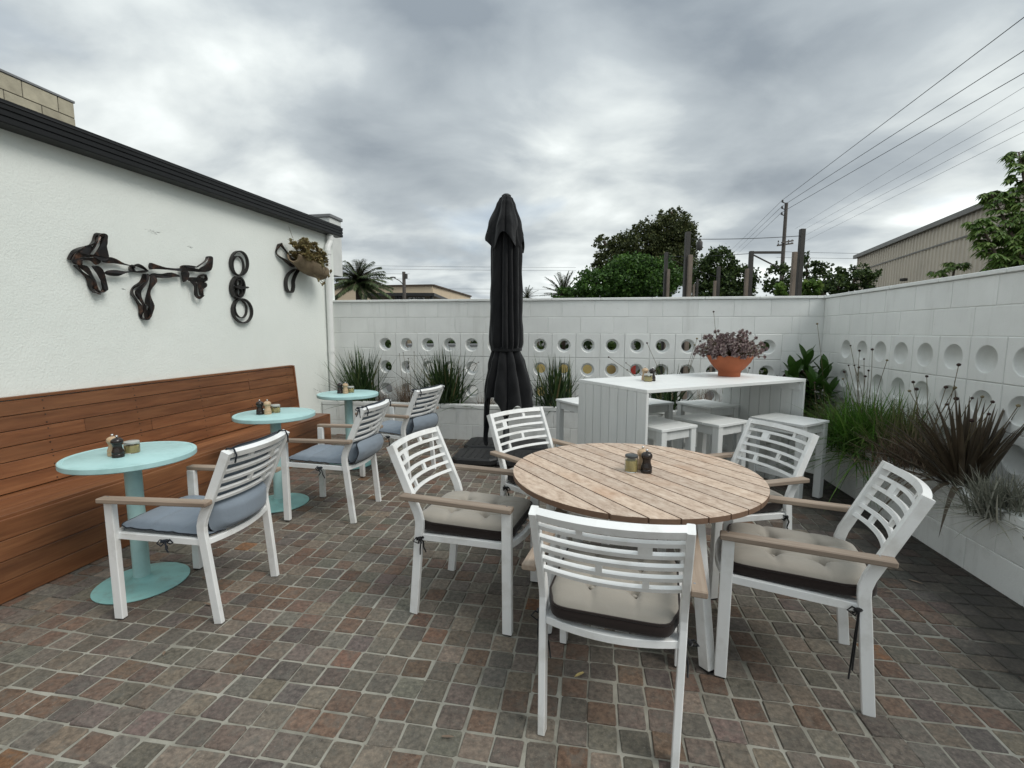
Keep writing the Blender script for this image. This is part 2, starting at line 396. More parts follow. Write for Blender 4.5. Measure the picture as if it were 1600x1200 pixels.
MT['succulent_ol'] = leafm('olive succulent', [(0, (.14, .10, .05)), (.6, (.25, .20, .09)), (1, (.36, .32, .16))], .6, .1)
MT['soil'] = surf('dark soil', (.035, .025, .018), .4, 30, .95, .8, 60, .02)
MT['tree_dark'] = leafm('dark evergreen leaf', [(0, (0.019, 0.034, 0.011)), (.6, (0.042, 0.076, 0.019)), (1, (0.104, 0.152, 0.038))], .6, .2)
MT['tree_mid'] = leafm('mid green leaf', [(0, (0.022, 0.054, 0.011)), (.6, (0.050, 0.117, 0.020)), (1, (0.108, 0.207, 0.040))], .6, .25)
MT['tree_olive'] = leafm('olive green leaf', [(0, (.028, .040, .013)), (.6, (.062, .080, .025)), (1, (.13, .14, .05))], .6, .25)
MT['tree_light'] = leafm('light green leaf', [(0, (0.062, 0.125, 0.025)), (.6, (0.125, 0.213, 0.044)), (1, (0.237, 0.312, 0.100))], .5, .4)
MT['palm'] = leafm('palm leaflet', [(0, (0.033, 0.057, 0.024)), (.6, (0.075, 0.112, 0.045)), (1, (0.150, 0.180, 0.090))], .5, .25)
MT['trunk'] = surf('tree bark', (.085, .062, .045), .3, 12, .9, .6, 30, .02)
MT['post_steel'] = surf('dark steel post', (.045, .042, .038), .2, 3, .6, .1)
MT['post_timber'] = surf('weathered timber post', (.185, .15, .12), .2, 4, .85, .2, objvar=.1)
MT['pole_timber'] = surf('utility pole timber', (.10, .088, .078), .2, 3, .9, .2)
MT['wire'] = surf('black wire', (.025, .027, .03), .1, 3, .6, 0)
MT['insulator'] = surf('insulator', (.10, .10, .10), .1, 3, .3, 0)
MT['beige_build'] = surf('beige render', (.62, .50, .355), .06, .8, .85, .1, 4, .01)
MT['shed'] = surf('beige steel cladding', (.56, .50, .41), .07, .6, .55, .05, 3, .01, spec=.4)
MT['shed_trim'] = surf('grey shed trim', (.17, .165, .15), .1, 1, .5, 0)
MT['yellow'] = surf('yellow painted wall', (.42, .32, .12), .08, 2, .7)
MT['offwhite'] = surf('off white render', (.70, .70, .67), .06, 2, .8)
MT['red'] = surf('red painted panel', (.35, .03, .02), .1, 2, .6)
MT['dark_roof'] = surf('dark metal roof', (.02, .02, .021), .1, 2, .5, 0)
MT['asphalt'] = surf('asphalt', (.055, .055, .054), .25, .6, .95, .5, 30, .01, world=True)
# ------------------------------------------------------------------ ground and paving
XL, XR, YB = -3.452, 2.577, 5.914
g = MB(); g.add([(-150, -60, -.09), (150, -60, -.09), (150, 260, -.09), (-150, 260, -.09)], [(0, 1, 2, 3)])
tag(g.build('ground', MT['asphalt']), kind='structure')

def cobble_mat():
    t = NT('stone cobble'); a = t.n.new('ShaderNodeAttribute'); a.attribute_name = 'tone'
    v = t.coord(False, True)
    f = t.noise(v, 55, 6, .7); b = t.noise(v, 22, 4, .6, None, .6); s_ = t.noise(v, 2.0, 6, .65); fl = t.noise(v, 190, 2, .5)
    k = t.mix(1.0, a.outputs[0], t.ramp(f, [(.3, (.5, .5, .5)), (.5, (.98, .98, .97)), (.72, (1.6, 1.57, 1.5))]), 'MULTIPLY')
    k = t.mix(t.mapr(b, .48, .68, 0, .5), k, (.135, .130, .113)); k = t.mix(t.mapr(s_, .5, .75, 0, .45), k, (.085, .082, .066))
    k = t.mix(t.mapr(fl, .66, .74, 0, .5), k, (.28, .28, .26))
    # darker band with a ragged edge along the foot of the right hand planter
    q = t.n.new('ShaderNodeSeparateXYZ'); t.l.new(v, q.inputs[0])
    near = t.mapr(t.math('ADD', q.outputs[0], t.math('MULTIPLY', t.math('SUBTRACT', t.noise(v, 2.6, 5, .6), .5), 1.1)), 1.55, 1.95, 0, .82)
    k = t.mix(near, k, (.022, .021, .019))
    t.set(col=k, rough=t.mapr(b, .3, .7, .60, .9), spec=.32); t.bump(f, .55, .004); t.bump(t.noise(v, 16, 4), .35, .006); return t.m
def grout_mat():
    t = NT('paving grout'); v = t.coord(False, True); n = t.noise(v, 4, 6, .65); f = t.noise(v, 140, 4)
    k = t.ramp(n, [(.32, (.17, .163, .136)), (.5, (.29, .280, .238)), (.68, (.39, .38, .33))])
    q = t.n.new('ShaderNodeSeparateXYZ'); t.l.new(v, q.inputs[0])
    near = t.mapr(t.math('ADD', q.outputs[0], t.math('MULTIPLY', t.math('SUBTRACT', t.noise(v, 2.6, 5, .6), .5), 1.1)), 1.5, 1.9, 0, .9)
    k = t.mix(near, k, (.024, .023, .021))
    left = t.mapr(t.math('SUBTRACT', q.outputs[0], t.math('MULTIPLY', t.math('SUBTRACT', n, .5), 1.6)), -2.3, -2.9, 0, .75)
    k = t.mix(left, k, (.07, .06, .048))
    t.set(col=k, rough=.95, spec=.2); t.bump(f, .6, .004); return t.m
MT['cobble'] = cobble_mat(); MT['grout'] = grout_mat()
x0, x1, y0, y1 = -3.46, 2.6, -1.6, 5.95
nx, ny = 40, 50; vs = []; fs = []
for j in range(ny + 1):
    for i in range(nx + 1):
        x = x0 + (x1 - x0) * i / nx; y = y0 + (y1 - y0) * j / ny; vs.append((x, y, fz(x, y)))
for j in range(ny):
    for i in range(nx): a = j * (nx + 1) + i; fs.append((a, a + 1, a + nx + 2, a + nx + 1))
floor = link('patio_floor', raw_mesh('patio_floor', vs, fs, MT['grout'], True)); tag(floor, kind='structure')
tones = [((.130, .126, .110), 28), ((.148, .136, .114), 22), ((.112, .103, .095), 16), ((.135, .102, .080), 20), ((.130, .090, .068), 7), ((.165, .098, .055), 1), ((.125, .105, .095), 10), ((.175, .160, .132), 8), ((.126, .130, .112), 12)]
tl_ = [c for c, n in tones for _ in range(n)]
rc = random.Random(11)
def cobble(rc, w_, h_):
    c = .002 + rc.random() * .005; hx, hy = w_ / 2, h_ / 2
    base = [(-hx + c, -hy), (hx - c, -hy), (hx, -hy + c), (hx, hy - c), (hx - c, hy), (-hx + c, hy), (-hx, hy - c), (-hx, -hy + c)]
    base = [(x + rc.uniform(-.0030, .0030), y + rc.uniform(-.0030, .0030)) for x, y in base]
    tz = .0042 + rc.uniform(-.0022, .0022); tx, ty = rc.uniform(-.022, .022), rc.uniform(-.022, .022)
    vs = [(x, y, -.012) for x, y in base] + [(x * .995, y * .995, tz * .45 + x * tx + y * ty) for x, y in base]
    vs += [(x * .945, y * .945, tz + x * tx + y * ty + rc.uniform(-.0008, .0008)) for x, y in base] + [(0, 0, tz + rc.uniform(-.001, .001))]
    fs = []
    for r_ in range(2):
        for k in range(8): fs.append((r_ * 8 + k, r_ * 8 + (k + 1) % 8, r_ * 8 + 8 + (k + 1) % 8, r_ * 8 + 8 + k))
    fs += [(16 + k, 16 + (k + 1) % 8, 24) for k in range(8)]
    return vs, fs
PIT = .109; cells = []
jj = 0; y = -1.3
while y < 5.6:
    wob = 0.0; x = -3.2 + rc.uniform(-.006, .006)
    while x < 2.28:
        wv = .002 * math.sin(y * 2.1 + x * 1.3)
        X = x + rc.uniform(-.003, .003) + .004 * math.sin(y * 1.7 + 1); Y = y + rc.uniform(-.003, .003) + .004 * math.sin(x * 1.4) + wv
        cells.append((X, Y, PIT - .0085 + rc.uniform(-.005, .003), PIT - .0085 + rc.uniform(-.005, .003), rc.uniform(-.02, .02)))
        x += PIT
    y += PIT
def view_size(X, Y):
    d = Vector((X, Y, 0)) - Vector((0, 0, CAMZ)); z = d.dot(CF)
    if z < .2: return -1
    px = 800 + 736.99 * d.dot(CR) / z; py = 600 - 736.99 * d.dot(CU) / z
    if not (-30 < px < 1630 and py < 1240): return -1
    return 1 / z ** 3
order = sorted(range(len(cells)), key=lambda i: -view_size(cells[i][0], cells[i][1])); near = set(order[:300])
SV = []; SF = []; SC = []
for i, (X, Y, a, b, rt) in enumerate(cells):
    vs, fs = cobble(rc, a, b); c = rc.choice(tl_); k = rc.uniform(.80, 1.18); c = (c[0] * k * rc.uniform(1.04, 1.15), c[1] * k * .985, c[2] * k * rc.uniform(.90, .99))
    ms = Matrix.Rotation(rt, 3, 'Z')
    if i in near:
        me = raw_mesh('cobble', [tuple(ms @ Vector(p)) for p in vs], fs, MT['cobble']); at = me.attributes.new('tone', 'FLOAT_COLOR', 'POINT')
        at.data.foreach_set('color', list(c + (1,)) * len(vs)); link('cobble', me, floor, (X, Y, fz(X, Y)))
    else:
        bse = len(SV)
        for p in vs: q = ms @ Vector(p); SV.append((q.x + X, q.y + Y, q.z + fz(X, Y)))
        SF += [tuple(k_ + bse for k_ in f) for f in fs]; SC += list(c + (1,)) * len(vs)
me = raw_mesh('cobble_field', SV, SF, MT['cobble']); at = me.attributes.new('tone', 'FLOAT_COLOR', 'POINT'); at.data.foreach_set('color', SC)
tag(link('cobble_field', me, floor), kind='stuff')

# ------------------------------------------------------------------ block walls
T_BACK = .14
def breeze_mesh(name, blind):
    w_, h_, n = .2905, .2955, 28; b = .004; vs = []; fs = []
    def sq(i, hw, hh):
        a = 2 * math.pi * (i + .5) / n; c, s_ = math.cos(a), math.sin(a); k = 1 / max(abs(c), abs(s_)); return (c * k * hw, s_ * k * hh)
    dep = .115
    rings = [[sq(i, w_ / 2, h_ / 2) + (-dep,) for i in range(n)], [sq(i, w_ / 2, h_ / 2) + (-b,) for i in range(n)], [sq(i, w_ / 2 - b, h_ / 2 - b) + (0,) for i in range(n)]]
    def ci(r_, z): return [(r_ * math.cos(2 * math.pi * (i + .5) / n), r_ * math.sin(2 * math.pi * (i + .5) / n), z) for i in range(n)]
    if blind: rings += [ci(.094, 0), ci(.090, -.004), ci(.086, -.035), ci(.076, -.066), ci(.055, -.088), ci(.028, -.098), ci(.002, -.10)]
    else: rings += [ci(.086, 0), ci(.081, -.005), ci(.076, -.045), ci(.060, -.072), ci(.058, -dep)]
    for r_ in rings: vs += r_
    for k in range(len(rings) - 1):
        for i in range(n): fs.append((k * n + i, k * n + (i + 1) % n, (k + 1) * n + (i + 1) % n, (k + 1) * n + i))
    if not blind:
        k = len(rings) - 1
        for i in range(n): fs.append((k * n + i, k * n + (i + 1) % n, (i + 1) % n, i))
    m = MB(); m.add(vs, fs); me = m.mesh(name, MT['white_block'], True); me.set_sharp_from_angle(angle=R(32)); return me
BREEZE = breeze_mesh('breeze_block', False); BLIND = breeze_mesh('breeze_block_blind', True)
_bm = {}
def block_mesh(w_, h_, d_, mat, b=.0032):
    k = (round(w_, 3), round(h_, 3), round(d_, 3), mat)
    if k not in _bm: m = MB(); m.box((0, 0, 0), (w_, d_, h_), 0, b); _bm[k] = m.mesh('block', MT[mat])
    return _bm[k]
rb = random.Random(3)
def course(parent, a, b, z, h_, first, mat, d_=.13, name='block', mod=.4, yoff=0.0, gap=.0):
    # blocks along local X between a and b; face at local y = 0, wall body behind it (+y)
    x = a; w_ = first
    while x < b - .02:
        e_ = min(x + w_, b); ww = e_ - x - max(.0035, gap)
        if ww > .02: link(name, block_mesh(ww, h_ - max(.005, gap), d_, mat), parent, ((x + e_) / 2, d_ / 2 + yoff + rb.uniform(-.0012, .0012), z + h_ / 2))
        x = e_; w_ = mod
ZT = 1.386; BX0 = -2.8595
def breeze_wall(root, a, b, bx0, nb, blind, mortar_back):
    # root local X along wall, local Y into the wall
    nrow = 3; bx1 = bx0 + .295 * nb
    course(root, a, b, ZT + .2, .2, .33, 'white_block'); course(root, a, b, ZT, .2, .16, 'white_block')
    for r_ in range(4):
        z = ZT - .2 * (r_ + 1); h_ = .2
        course(root, a, bx0, z, h_, (.2 if r_ % 2 else .4), 'white_block')
        course(root, bx1, b, z, h_, (.4 if r_ % 2 else .2), 'white_block')
    for r_ in range(2, 5):
        z = ZT - .9 - .2 * (r_ - 1); 
        if z > -.1: course(root, a, b, z, .2, .2 if r_ % 2 else .4, 'white_block')
    for r_ in range(nrow):
        for i in range(nb):
            o = link('breeze_block', BLIND if blind else BREEZE, root, (bx0 + .295 * (i + .5), -.004 + rb.uniform(-.001, .001), ZT - .3 * (r_ + .5)), (R(90), 0, 0))
    # mortar bed a few millimetres behind the faces
    m = MB(); t_ = .112
    def slab(xa, xb, za, zb): m.box(((xa + xb) / 2, .004 + t_ / 2, (za + zb) / 2), (xb - xa, t_, zb - za))
    slab(a, b, ZT - .003, ZT + .4); slab(a, b, 0.0, ZT - .9 + .003); slab(a, bx0 + .0025, ZT - .9 + .003, ZT - .003); slab(bx1 - .0025, b, ZT - .9 + .003, ZT - .003)
    if blind: m.box(((bx0 + bx1) / 2, .128, ZT - .45), (bx1 - bx0 - .005, .012, .894))
    if True:
        for i in range(1, nb): m.box((bx0 + .295 * i, .006 + t_ / 2, ZT - .45), (.0044, t_, .894))
        for r_ in range(1, 3): m.box(((bx0 + bx1) / 2, .0062 + t_ / 2, ZT - .3 * r_), (bx1 - bx0 - .005, t_, .0046))
    m.build('mortar', MT['mortar_white'], root)
    x = a
    while x < b - .02:
        e_ = min(x + .6, b); mm = MB(); mm.box((0, 0, 0), (e_ - x - .004, .165, .03), 0, .004); mm.build('capping', MT['white_block'], root, loc=((x + e_) / 2, .066, ZT + .4 + .0165)); x = e_
back = empty('breeze_block_wall', (0, YB, 0)); tag(back, 'white block wall at the back pierced by rows of round see-through holes', 'wall')
breeze_wall(back, XL - .06, XR + .13, BX0, 17, False, True)
# right wall: local X runs from the back corner towards the camera
right = empty('breeze_block_wall', (XR, YB - .004, 0), R(-90)); tag(right, 'white block wall on the right with round blind recesses in its blocks', 'wall')
breeze_wall(right, 0.0, 6.2, YB - 5.5282, 19, True, False)

# ------------------------------------------------------------------ planters
def planter(name, loc, rz, length, width, label, z0):
    root = empty(name, loc, rz); tag(root, label, 'planter')
    course(root, 0, length, 0, .2, .4, 'planter', .09); course(root, 0, length, .2, .2, .2, 'planter', .09)
    m = MB(); m.box((length / 2, .006 + .039, .2), (length, .078, .396)); m.build('mortar', MT['mortar_white'], root)
    x = 0
    while x < length - .02:
        e_ = min(x + .4, length); mm = MB(); mm.box((0, 0, 0), (e_ - x - .0035, .10, .046), 0, .004); mm.build('capping', MT['planter'], root, loc=((x + e_) / 2, .047, .4 + .0245)); x = e_
    n = 60; vs = []; fs = []
    for i in range(n + 1):
        for j in range(5): vs.append((length * i / n, .088 + (width - .09) * j / 4, .385 + .02 * mnoise.noise((length * i / n * 4, j * .9, 2))))
    for i in range(n):
        for j in range(4): a = i * 5 + j; fs.append((a, a + 1, a + 6, a + 5))
    link('soil', raw_mesh('soil', vs, fs, MT['soil'], True), root)
    return root
PBY = 5.55; PRX = 2.2214
pb = planter('planter', (XL + .01, PBY, .062), 0, PRX - XL - .012, YB - PBY - .002, 'low white block planter along the back wall under the holes', 0)
pr = planter('planter', (PRX, YB - .006, 0), R(-90), 6.0, XR - PRX - .002, 'long white block planter along the right wall full of grasses', 0)

# ------------------------------------------------------------------ stucco building on the left
bld = empty('cafe_building', (0, 0, 0)); tag(bld, 'white stucco building on the left with black gutter and white downpipe', 'building')
m = MB(); m.box((XL - .15, 2.2, 1.33), (.30, 7.56, 2.74)); m.build('wall', MT['stucco'], bld)
prof = [(.0, .0), (.0, .15), (-.015, .158), (-.03, .152), (-.03, .012), (-.14, .0), (-.15, -.012), (.0, -.012)]
GX = XL + .105
def gz(y): return 2.592 + (y - 2.3) * .0185
m = MB()
cs = [(-.105, .0), (-.100, -.008), (.0, -.002), (.004, .006), (.004, .042), (-.004, .046), (-.004, .054), (.004, .058), (.004, .092), (-.004, .096), (-.004, .104), (.004, .108), (.004, .140), (.010, .146), (.008, .156), (-.012, .158), (-.016, .148), (-.016, .02), (-.10, .02)]
ya, yb_ = -1.6, 6.06; n = len(cs)
cs = [(a, b * .74) for a, b in cs]
vs = [(GX + a, ya, gz(ya) + b) for a, b in cs] + [(GX + a, yb_, gz(yb_) + b) for a, b in cs]
fs = [(k, (k + 1) % n, n + (k + 1) % n, n + k) for k in range(n)] + [tuple(range(n)), tuple(range(2 * n - 1, n - 1, -1))]
m.add(vs, fs); gut = m.build('gutter', MT['gutter'], bld)
for y in [ -.8 + .9 * i for i in range(8)]:
    m = MB(); m.box((GX - .045, y, gz(y) + .112), (.10, .02, .012), 0, .002); m.build('bracket', MT['gutter'], gut)
m = MB(); m.add([(GX - .02, ya, gz(ya) + .120), (GX - .02, yb_, gz(yb_) + .120), (GX - 1.1, yb_, gz(yb_) + .33), (GX - 1.1, ya, gz(ya) + .33), (GX - .02, ya, gz(ya) + .140), (GX - .02, yb_, gz(yb_) + .140), (GX - 1.1, yb_, gz(yb_) + .35), (GX - 1.1, ya, gz(ya) + .35)], [(0, 1, 2, 3), (4, 7, 6, 5), (0, 4, 5, 1), (1, 5, 6, 2), (3, 2, 6, 7), (0, 3, 7, 4)])
m.build('roof', MT['gutter'], bld)
PX_, PY_ = XL + .055, 5.80
m = MB(); zt = gz(PY_)
m.tube([(PX_, PY_ + .03, zt + .02), (PX_, PY_ + .03, zt - .06), (PX_ - .002, PY_ + .02, zt - .10), (PX_ - .004, PY_ - .03, zt - .17), (PX_ - .004, PY_ - .04, zt - .23), (PX_ - .004, PY_ - .04, .45)], .040, 16)
dp = m.build('downpipe', MT['pipe_white'], bld, True, sharp=60)
for z in (zt - .05, zt - .24, 1.15):
    m = MB(); yy = PY_ + (.03 if z > zt - .1 else -.04); m.tube([(PX_ - .003, yy, z - .025), (PX_ - .003, yy, z + .025)], .045, 16); m.build('collar', MT['pipe_white'], dp, True, sharp=60)

# bare tan block parapet rising behind the gutter
par = empty('parapet_wall', (-7.0, -0.313, 2.895), R(90)); tag(par, 'bare tan concrete block parapet above the gutter at far left', 'wall')
for r_ in range(8): course(par, 0, 6.0, .2 * r_ - .03, .2, .2 if r_ % 2 else .4, 'tan_block', .19, gap=.011)
m = MB(); m.box((3.0, .010 + .09, .76), (5.99, .18, 1.58)); m.build('mortar', MT['mortar_tan'], par)
m = MB(); m.box((3.0, .095, 1.585), (6.02, .21, .03), 0, .004); m.build('capping', MT['cap_grey'], par)
# pale chimney block at the far end of the roof
P = at_y(474, 336, 6.3); Q = at_y(516, 333, 6.3)
ch = empty('chimney', ((P.x + Q.x) / 2, 6.45, 2.2)); tag(ch, 'pale grey rendered chimney stub past the end of the gutter', 'chimney')
m = MB(); m.box((0, 0, (P.z - 2.2) / 2 - .02), (Q.x - P.x - .02, .3, P.z - 2.24), 0, .006); m.build('shaft', MT['cap_grey'] if False else MT['mortar_white'], ch)
m = MB(); m.box((0, 0, P.z - 2.22), (Q.x - P.x + .02, .34, .045), 0, .006); m.build('capping', MT['cap_grey'], ch)

# ------------------------------------------------------------------ timber bench
bench = empty('timber_bench', (0, 0, 0)); tag(bench, 'long built-in hardwood plank bench with sloped back along the stucco wall', 'bench')
BY1 = 4.93; BY0 = -1.4; FX = -2.972; SZ = .457
rw = random.Random(5); dmesh = {}
def planks(parent, p0, p1, th, joints, name='plank'):
    # one board row: its cross section runs p0 -> p1 in the XZ plane; split along Y at the butt joints
    p0, p1 = Vector((p0[0], 0, p0[1])), Vector((p1[0], 0, p1[1])); d = (p1 - p0); ln = d.length; d.normalize(); nn = Vector((d.z, 0, -d.x))
    ed = sorted([BY0] + joints + [BY1])
    for a, b in zip(ed[:-1], ed[1:]):
        mm = MB(); mx_ = Matrix((d, Vector((0, 1, 0)), nn)).transposed().to_4x4()
        mm.box((0, 0, 0), (ln - .0035, b - a - .0025, th), 0, .002, mx_)
        o = mm.build(name, MT['deck'], parent, loc=((p0 + p1) / 2 + Vector((0, (a + b) / 2, 0))) + nn * rw.uniform(-.0012, .0012))
    return nn
J = [[2.62], [1.1, 3.9], [.4, 3.1], [2.62], [1.6, 4.2], [.9]]
bt, bb = Vector((XL + .035, .995)), Vector((-3.362, SZ + .004))
for k in range(6):
    a = bb.lerp(bt, k / 6); b = bb.lerp(bt, (k + 1) / 6); planks(bench, (a.x, a.y), (b.x, b.y), .022, J[k])
planks(bench, (XL + .004, 1.006), (XL + .052, 1.008), .018, [1.9])
for k in range(4):
    a = -3.372 + (FX - .012 + 3.372) * k / 4; b = -3.372 + (FX - .012 + 3.372) * (k + 1) / 4; planks(bench, (a, SZ - .011), (b, SZ - .011), .022, J[(k + 2) % 6])
for k in range(4):
    a = .008 + (SZ - .024) * k / 4; b = .008 + (SZ - .024) * (k + 1) / 4; planks(bench, (FX - .012, a), (FX - .012, b), .022, J[(k + 3) % 6])
# end cheek
m = MB(); e_ = [(FX - .002, .01), (FX - .002, SZ + .001), (-3.352, SZ + .002), (XL + .054, 1.012), (XL + .004, 1.012), (XL + .004, .01)]
k = len(e_); m.add([(x, BY1 + .0015, z) for x, z in e_] + [(x, BY1 + .024, z) for x, z in e_], [tuple(range(k)), tuple(range(2 * k - 1, k - 1, -1))] + [(i, (i + 1) % k, k + (i + 1) % k, k + i) for i in range(k)]); m.build('end_panel', MT['deck'], bench)
m = MB()
for y in [BY0 + .2 + .6 * i for i in range(11)]:
    for k in range(6):
        for q in (.22, .78):
            c = bb.lerp(bt, (k + q) / 6); m.tube([(c.x + .004, y + rw.uniform(-.006, .006), c.y), (c.x + .0135, y, c.y + .001)], .0042, 6)
tag(m.build('nail_heads', MT['nail'], bench), kind='stuff')
# ------------------------------------------------------------------ chairs
def post_x(z): return .036 - (z - .53) * (.140 / .32)
def post_path(s_):
    pts = [(0, 0), (.040, .40), (.047, .455), (.047, .49), (.036, .53), (-.104, .850)]
    q = []
    for x, z in pts: q.append((x, s_ * (.222 + .010 * min(1, z / .45)), z))
    return q
def rail_curve(y0, bow, n=14):
    return [(-bow * (1 - (2 * k / n - 1) ** 2), y0 * (2 * k / n - 1)) for k in range(n + 1)]
def strip(mb, z, hgt, dep, ya=-.236, yb=.236, n=14, bow=.04):
    # curved slat following the bow of the back, tilted with the posts
    tx, tz = -.401, .916            # up-slope direction of the posts
    ring = []
    for k in range(n + 1):
        y = ya + (yb - ya) * k / n; x = post_x(z) - bow * (1 - (y / .2235) ** 2)
        c = Vector((x, y, z)); u = Vector((tx, 0, tz)); f_ = Vector((tz, 0, -tx)); sgn = 1
        ring.append([c + u * hgt / 2 + f_ * dep / 2, c - u * hgt / 2 + f_ * dep / 2, c - u * hgt / 2 - f_ * dep / 2, c + u * hgt / 2 - f_ * dep / 2])
    vs = [p for r_ in ring for p in r_]; fs = []
    for k in range(n):
        for j in range(4): fs.append((k * 4 + j, k * 4 + (j + 1) % 4, k * 4 + 4 + (j + 1) % 4, k * 4 + 4 + j))
    fs += [(3, 2, 1, 0), tuple(n * 4 + j for j in range(4))]
    mb.add(vs, fs)
RP = lambda a, b, c=.003: [(-a + c, -b), (a - c, -b), (a, -b + c), (a, b - c), (a - c, b), (-a + c, b), (-a, b - c), (-a, -b + c)]
def make_chair():
    t = empty('armchair', (0, 0, 0)); W = MT['white_metal']
    for s_ in (-1, 1):
        m = MB(); m.sweep(post_path(s_), RP(.0125, .021), side=(0, 1, 0)); m.build('rear_leg', W, t)
        m = MB(); m.bar((.503, s_ * .246, .004), (.500, s_ * .250, .600), .030, .046, (1, 0, 0), .003); lg = m.build('front_leg', W, t)
        m = MB(); m.box((.503, s_ * .246, .003), (.040, .026, .006)); m.build('foot', MT['black_plastic'], lg)
        m = MB(); m.box((0, 0, 0), (.560, .050, .023), 0, .004); ar_ = m.build('armrest', MT['arm_wood'], t, loc=(.252, s_ * .269, .613), rot=(0, R(.5), 0))
        for sx in (.250, -.235): m = MB(); m.lathe([(0, .0112), (.0042, .0112), (.0038, .0126), (0, .0128)], 8, (sx, -s_ * .012, 0)); m.build('screw', MT['steel'], ar_)
    m = MB()
    for s_ in (-1, 1): m.bar((.05, s_ * .228, .408), (.495, s_ * .236, .424), .020, .032, (0, 0, 1), .002)
    fr = [(.495 + .045 * (1 - (2 * k / 12 - 1) ** 2), .238 * (2 * k / 12 - 1), .424) for k in range(13)]; m.sweep(fr, RP(.016, .012, .002), side=(0, 0, 1))
    rr = [(.045 - .045 * (1 - (2 * k / 12 - 1) ** 2), .228 * (2 * k / 12 - 1), .405) for k in range(13)]; m.sweep(rr, RP(.014, .014, .002), side=(0, 0, 1))
    for k in range(6): y = -.20 + .08 * k; m.bar((.03, y, .413), (.51, y, .428), .045, .008)
    m.build('seat_frame', W, t)
    m = MB(); strip(m, .837, .028, .030, -.2215, .2215); m.build('top_rail', W, t)
    for k in range(5):
        m = MB(); strip(m, .837 - .0455 * (k + 1), .0165, .015, -.2215, .2215); m.build('slat', W, t)
    for row, y, wd in ((0, .085, .020), (1, -.108, .042), (3, .030, .020), (4, -.112, .020)):
        m = MB(); zt = .837 - .0455 * row - (.0115 if row == 0 else .0066); zb = .837 - .0455 * (row + 1) + .0066; z = (zt + zb) / 2
        strip(m, z, (zt - zb) * 1.06, .0145, y - wd / 2, y + wd / 2, 2); m.build('connector', W, t)
    return t
def rrect(u, v, p=9.0):       # squash a unit square towards rounded corners
    k = (abs(u) ** p + abs(v) ** p) ** (1 / p); mx_ = max(abs(u), abs(v), 1e-6); s_ = mx_ / max(k, 1e-6); return u * s_, v * s_
def grid_surface(n, fn):
    vs = [fn(2 * i / n - 1, 2 * j / n - 1) for j in range(n + 1) for i in range(n + 1)]
    fs = [(j * (n + 1) + i, j * (n + 1) + i + 1, (j + 1) * (n + 1) + i + 1, (j + 1) * (n + 1) + i) for j in range(n) for i in range(n)]
    return vs, fs
def border_loop(n):
    q = []
    for i in range(n): q.append((2 * i / n - 1, -1))
    for i in range(n): q.append((1, 2 * i / n - 1))
    for i in range(n): q.append((1 - 2 * i / n, 1))
    for i in range(n): q.append((-1, 1 - 2 * i / n))
    return q
def tufted_cushion(t, seed, top='beige'):
    rr_ = random.Random(seed); hx, hy, cx_ = .254, .221, .249
    NR = lambda x: 1 - .075 * sstep((.11 - x) / .07); zb = .433; zt = .478
    tuft = [(a + rr_.uniform(-.03, .03), b + rr_.uniform(-.03, .03)) for a in (-.36, .36) for b in (-.36, .36)]
    def fn(u, v):
        a, b = rrect(u, v); ed = max(abs(u), abs(v)); h_ = .036 * (1 - ed ** 6) ** .6 if ed < 1 else 0
        for (p, q) in tuft:
            d = math.hypot(u - p, v - q); h_ -= .036 * math.exp(-(d / .11) ** 2) + .006 * math.exp(-(d / .3) ** 2)
            for ang in (0, 90, 180, 270):     # creases running out from each button
                ca, sa = math.cos(R(ang + 8)), math.sin(R(ang + 8)); du = (u - p) * ca + (v - q) * sa; dv = -(u - p) * sa + (v - q) * ca
                if du > 0: h_ -= .017 * math.exp(-(dv / .05) ** 2) * math.exp(-(du / .45) ** 2) * (1 if ed < .97 else 0)
        h_ += .006 * mnoise.noise((u * 2.2 + seed, v * 2.2, seed * .7)) * (1 - ed ** 4)
        return (cx_ + a * hx, b * hy * NR(cx_ + a * hx), zt + h_)
    vs, fs = grid_surface(44, fn); me = raw_mesh('seat_cushion', vs, fs, MT[top], True); cu = link('seat_cushion', me, t)
    n = 18; lp = [rrect(u, v) for u, v in border_loop(n)]; k = len(lp); vs = []; fs = []
    for z, s_ in ((zt, 1.0), (zt - .010, 1.022), (zb + .014, 1.026), (zb + .003, 1.0), (zb, .94)):
        for a, b in lp: vs.append((cx_ + a * hx * s_, b * hy * s_ * NR(cx_ + a * hx), z + .0015 * mnoise.noise((a * 6, b * 6, z * 40 + seed))))
    for r_ in range(4):
        for i in range(k): fs.append((r_ * k + i, r_ * k + (i + 1) % k, (r_ + 1) * k + (i + 1) % k, (r_ + 1) * k + i))
    fs.append(tuple(4 * k + i for i in range(k)))
    mb = MB(); mb.add(vs, fs); mb.build('border', MT['brown'], cu, True)
    mb = MB(); mb.tube([(cx_ + a * hx * 1.006, b * hy * 1.006 * NR(cx_ + a * hx), zt + .002) for a, b in lp + lp[:1]], .0042, 6, False); mb.build('piping', MT['brown'], cu, True)
    mb = MB()
    for p, q in tuft:
        x_, y_, z_ = fn(p, q); mb.lathe([(.0, -.004), (.011, -.002), (.012, .002), (.006, .006), (.0, .007)], 10, (x_, y_, z_ + .001))
    mb.build('buttons', MT[top], cu, True)
    return cu
